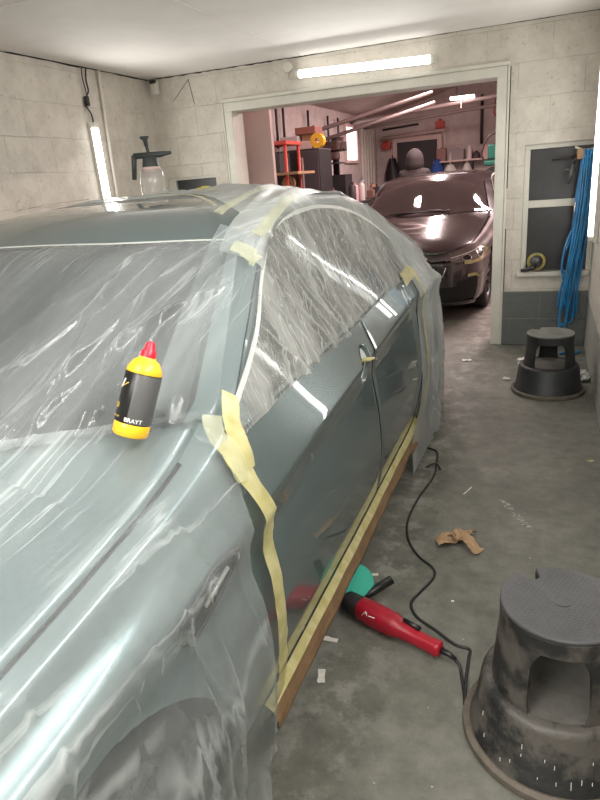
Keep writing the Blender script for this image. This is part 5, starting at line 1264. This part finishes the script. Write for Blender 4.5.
# coat on the door side, fire-red fittings, blue jacket
def hanging(name, loc, w, h, m, label, cat):
    mb = MB()
    def fn(u, v):
        a = 2 * PI * u; ww = w * (.45 + .55 * min(1, (1 - v) * 3)) * (1 + .08 * math.sin(a * 5)); 
        return Vector((ww * math.cos(a), .07 * math.sin(a) * (1 + .3 * math.sin(3 * a)), -h * (1 - v)))
    mb.grid(fn, lin(0, 1, 28), lin(0, 1, 10)); mb.tube([(0, .0, 0), (0, .05, .05)], .01, 6)
    o = mb.build(name, m, smooth=True, weld=False); o.location = loc; return tag(o, label, cat)
hanging('coat', (-3.08, 13.82, 1.72), .15, .85, M['black'], 'black coat hanging left of the dark far door', 'coat')
hanging('jacket', (-2.13, 13.70, 1.62), .14, .65, M['bluec'], 'blue jacket hanging right of the dark far door', 'jacket')
for k, (x, z) in enumerate(((-3.22, 1.98), (-2.10, 2.28))):
    o = MB().bb((-.09, -.06, -.07), (.09, .06, .07)).lathe([(0,0),(.035,0),(.035,.04),(0,.045)], 14, Matrix.Translation((0,0,.07))).build('alarm_box', M['redm'], weld=False, bevel=.01); o.location = (x, 13.93, z); tag(o, ('red box upper left of the far door', 'red box upper right of the far door')[k], 'box')
o = MB().tube([(-3.3, 13.9, 2.12), (-2.02, 13.9, 2.18), (-2.0, 13.9, 1.75)], .035, 8).build('duct_pipe', M['pinkb'], smooth=True); tag(o, 'pale pipe running above the far door', 'pipe')
o = MB().tube([(-2.55, 13.98, 2.34), (-3.3, 13.98, 2.30)], .02, 8).build('duct_pipe', M['steel'], smooth=True); tag(o, 'thin dark pipe high on the far wall', 'pipe')
o = MB().tube([(-1.28, 13.92, 2.75), (-1.28, 13.92, 1.85)], .03, 8).build('drain_pipe', M['steel'], smooth=True); tag(o, 'black upright pipe on the far wall right of the lamp', 'pipe')
o = MB().tube(smooth_path([(-1.02, 13.9, 2.65), (-1.05, 13.9, 2.40), (-.95, 13.9, 2.32), (-.9, 13.9, 2.45), (-.92, 13.9, 2.65)]), .014, 6).build('wall_cable', M['redm'], smooth=True); tag(o, 'looped cable on the far wall near the right jamb', 'cable')
# long shelf with stuff on the far wall
sh = empty('wall_shelf', (-1.45, 13.82, 1.55), 'long pale shelf on the far wall above the dark car', 'shelf')
MB().bb((-.75, -.16, 0), (.75, .17, .03)).build('board', M['pinkb'], sh)
for x in (-.6, 0, .6): MB().bb((x-.02, -.12, -.18), (x+.02, .17, 0)).build('bracket', M['steel'], sh)
rnd = random.Random(3)
its = [(-2.05, .09, .24, 'brown box', (.3,.15,.12)), (-1.86, .06, .16, 'pale jar', (.7,.6,.58)), (-1.72, .12, .20, 'grey case', (.3,.25,.25)), (-1.5, .05, .26, 'white bottle', (.8,.7,.7)), (-1.36, .07, .14, 'dark tin', (.06,.05,.05)), (-1.17, .09, .22, 'pink carton', (.7,.42,.42)), (-.98, .06, .30, 'green canister', (.03,.2,.14)), (-.84, .06, .18, 'grey pot', (.4,.34,.34))]
for x, w_, h_, nm, cc in its:
    kind_ = nm.split()[1]
    if kind_ in ('jar', 'bottle', 'tin', 'canister', 'pot'): mb = MB().lathe([(0,0),(w_,0),(w_,h_*.7),(w_*.5,h_*.85),(w_*.5,h_),(0,h_)], 16)
    else: mb = MB().bb((-w_,-w_,0),(w_,w_,h_)).bb((-w_*.3,-w_*.2,h_),(w_*.3,w_*.2,h_+.02))
    o = mb.build(kind_, mat('shelf_item', cc, .5), weld=False); o.location = (x, 13.80, 1.581); tag(o, nm + ' standing on the far wall shelf', kind_, 'things on the far wall shelf')
for k, (x, w_, h_) in enumerate(((-1.85, .13, .42), (-1.52, .10, .45))):
    hanging('overalls', (x, 13.60, 1.50), w_, h_, M['paperw'], ('wider white overalls hanging under the far shelf', 'narrower white overalls hanging under the far shelf')[k], 'overalls')
# green hose reel by the right jamb
hr_ = empty('hose_reel', (-.83, 11.3, 0), 'green machine with coiled hose seen past the right door jamb', 'hose reel')
MB().bb((-.14, -.14, 0), (.14, .14, 1.05)).build('stand', M['steel'], hr_, bevel=.01)
MB().lathe([(0,-.12),(.17,-.12),(.18,-.10),(.10,-.10),(.10,.10),(.18,.10),(.17,.12),(0,.12)], 28, Matrix.Translation((0, 0, 1.22)) @ Matrix.Rotation(R(90), 4, 'X')).build('drum', M['steel'], hr_, smooth=True, smooth_angle=40)
for k, rz2 in enumerate((.12, .15)): MB().tube([(rz2 * math.cos(t), -.05 + .05 * k, 1.22 + rz2 * math.sin(t)) for t in lin(0, 2 * PI, 24)], .022, 8).build('hose_coil', M['greenp'], hr_, smooth=True)
MB().bb((-.15, -.14, 1.42), (.15, .14, 1.50)).bb((-.1, -.12, 1.52), (.16, .12, 1.74)).build('green_case', M['greenp'], hr_, bevel=.02, weld=False)
MB().tube(smooth_path([(-.12, 0, 1.45), (-.2, 0, 1.62), (-.1, 0, 1.86), (.05, 0, 1.9), (.12, 0, 1.75)]), .015, 8).build('frame_hoop', M['steel'], hr_, smooth=True)

# ------------------------------------------------------------------ person in a hooded top, seen from behind
pr = empty('person', (-2.10, 11.1, 0), 'person in a grey hooded top standing with back turned behind the dark car', 'person')
pr.scale = (1.08, 1.08, 1.0)
def skin_body(name, vs, es, rs, m, parent, levels=2):
    me = bpy.data.meshes.new(name); me.from_pydata(vs, es, []); o = bpy.data.objects.new(name, me); link(o, parent)
    md = o.modifiers.new('skin', 'SKIN'); md.use_smooth_shade = True
    for i, r_ in enumerate(rs):
        sv = me.skin_vertices[0].data[i]; sv.radius = r_ if isinstance(r_, tuple) else (r_, r_); sv.use_root = (i == 0)
    s_ = o.modifiers.new('sub', 'SUBSURF'); s_.levels = levels; s_.render_levels = levels
    me.materials.append(m); return o
# body: pelvis, spine, neck, head, arms, legs (facing +Y, away from the camera)
V_ = [(0,0,.95),(0,0,1.10),(0,.01,1.28),(0,.0,1.43),(0,.01,1.52),(0,.03,1.60),(0,.03,1.70)]
E_ = [(0,1),(1,2),(2,3),(3,4),(4,5),(5,6)]; R_ = [(.145,.11),(.14,.10),(.165,.115),(.12,.09),(.055,.055),(.078,.09),(.065,.075)]
for s_ in (-1, 1):
    b0 = len(V_); V_ += [(.18*s_,.0,1.40),(.235*s_,-.02,1.14),(.215*s_,.14,.94),(.20*s_,.20,.88)]; R_ += [.062,.045,.032,.030]; E_ += [(3,b0),(b0,b0+1),(b0+1,b0+2),(b0+2,b0+3)]
    b0 = len(V_); V_ += [(.095*s_,0,.86),(.11*s_,.01,.50),(.115*s_,-.02,.10),(.125*s_,.12,.045)]; R_ += [.085,.058,.042,.035]; E_ += [(0,b0),(b0,b0+1),(b0+1,b0+2),(b0+2,b0+3)]
skin_body('body', V_, E_, R_, M['skin'], pr)
T_ = [(0,0,.90),(0,0,1.10),(0,.01,1.28),(0,.0,1.42),(0,.005,1.50)]; TR = [(.185,.14),(.18,.135),(.20,.145),(.16,.115),(.095,.09)]; TE = [(0,1),(1,2),(2,3),(3,4)]
for s_ in (-1, 1):
    b0 = len(T_); T_ += [(.185*s_,.0,1.39),(.24*s_,-.02,1.14),(.218*s_,.13,.95)]; TR += [.082,.066,.052]; TE += [(3,b0),(b0,b0+1),(b0+1,b0+2)]
skin_body('hooded_top', T_, TE, TR, M['hoodie'], pr)
skin_body('trousers', [(0,0,.95),(.1,0,.84),(.112,.01,.50),(.117,-.02,.13),(-.1,0,.84),(-.112,.01,.50),(-.117,-.02,.13)], [(0,1),(1,2),(2,3),(0,4),(4,5),(5,6)], [(.16,.125),.105,.078,.062,.105,.078,.062], M['jeans'], pr)
hd_ = MB()
def hoodf(u, v):
    th = lerp(R(-128), R(128), u); ph = lerp(0, PI, v)   # open towards +Y
    a = -PI / 2 + th; r1 = .118 + .02 * math.sin(ph)
    x = r1 * math.sin(ph) * math.cos(a); y = (r1 + .02) * math.sin(ph) * math.sin(a); z = .175 * math.cos(ph)
    if v > .55: x += math.cos(a) * (v - .55) * .22; y += math.sin(a) * (v - .55) * .2
    return Vector((x, y + .02, 1.615 + z))
hd_.grid(hoodf, lin(0, 1, 28), lin(0, 1, 16)).build('hood', M['hoodie'], pr, smooth=True, solid=.008)
for s_ in (-1, 1):
    MB().sphere((.032*s_, .115, 1.665), .011, 8, 6).build('eye', M['paperw'], pr, smooth=True)
    b = MB().sphere((.13*s_, .07, .03), (.05, .13, .045), 12, 8); b.build('shoe', M['black'], pr, smooth=True)
    for k in range(4):
        x0 = (.186 + .011 * k) * s_; MB().tube([(x0, .225, .865), (x0, .255, .835 - .004*k), (x0, .262, .80 - .006 * (1.5 - abs(k - 1.5)))], [.0085, .008, .006], 7).build('finger', M['skin'], pr, smooth=True)
    MB().tube([(.18*s_, .20, .875), (.165*s_, .235, .85), (.16*s_, .25, .825)], [.010, .009, .007], 7).build('thumb', M['skin'], pr, smooth=True)
MB().tube([(0, .118, 1.65), (0, .136, 1.618), (0, .122, 1.612)], [.007, .011, .008], 8).build('nose', M['skin'], pr, smooth=True)
MB().tube([(-.024, .112, 1.585), (0, .119, 1.583), (.024, .112, 1.585)], .005, 6).build('mouth', M['redm'], pr, smooth=True)
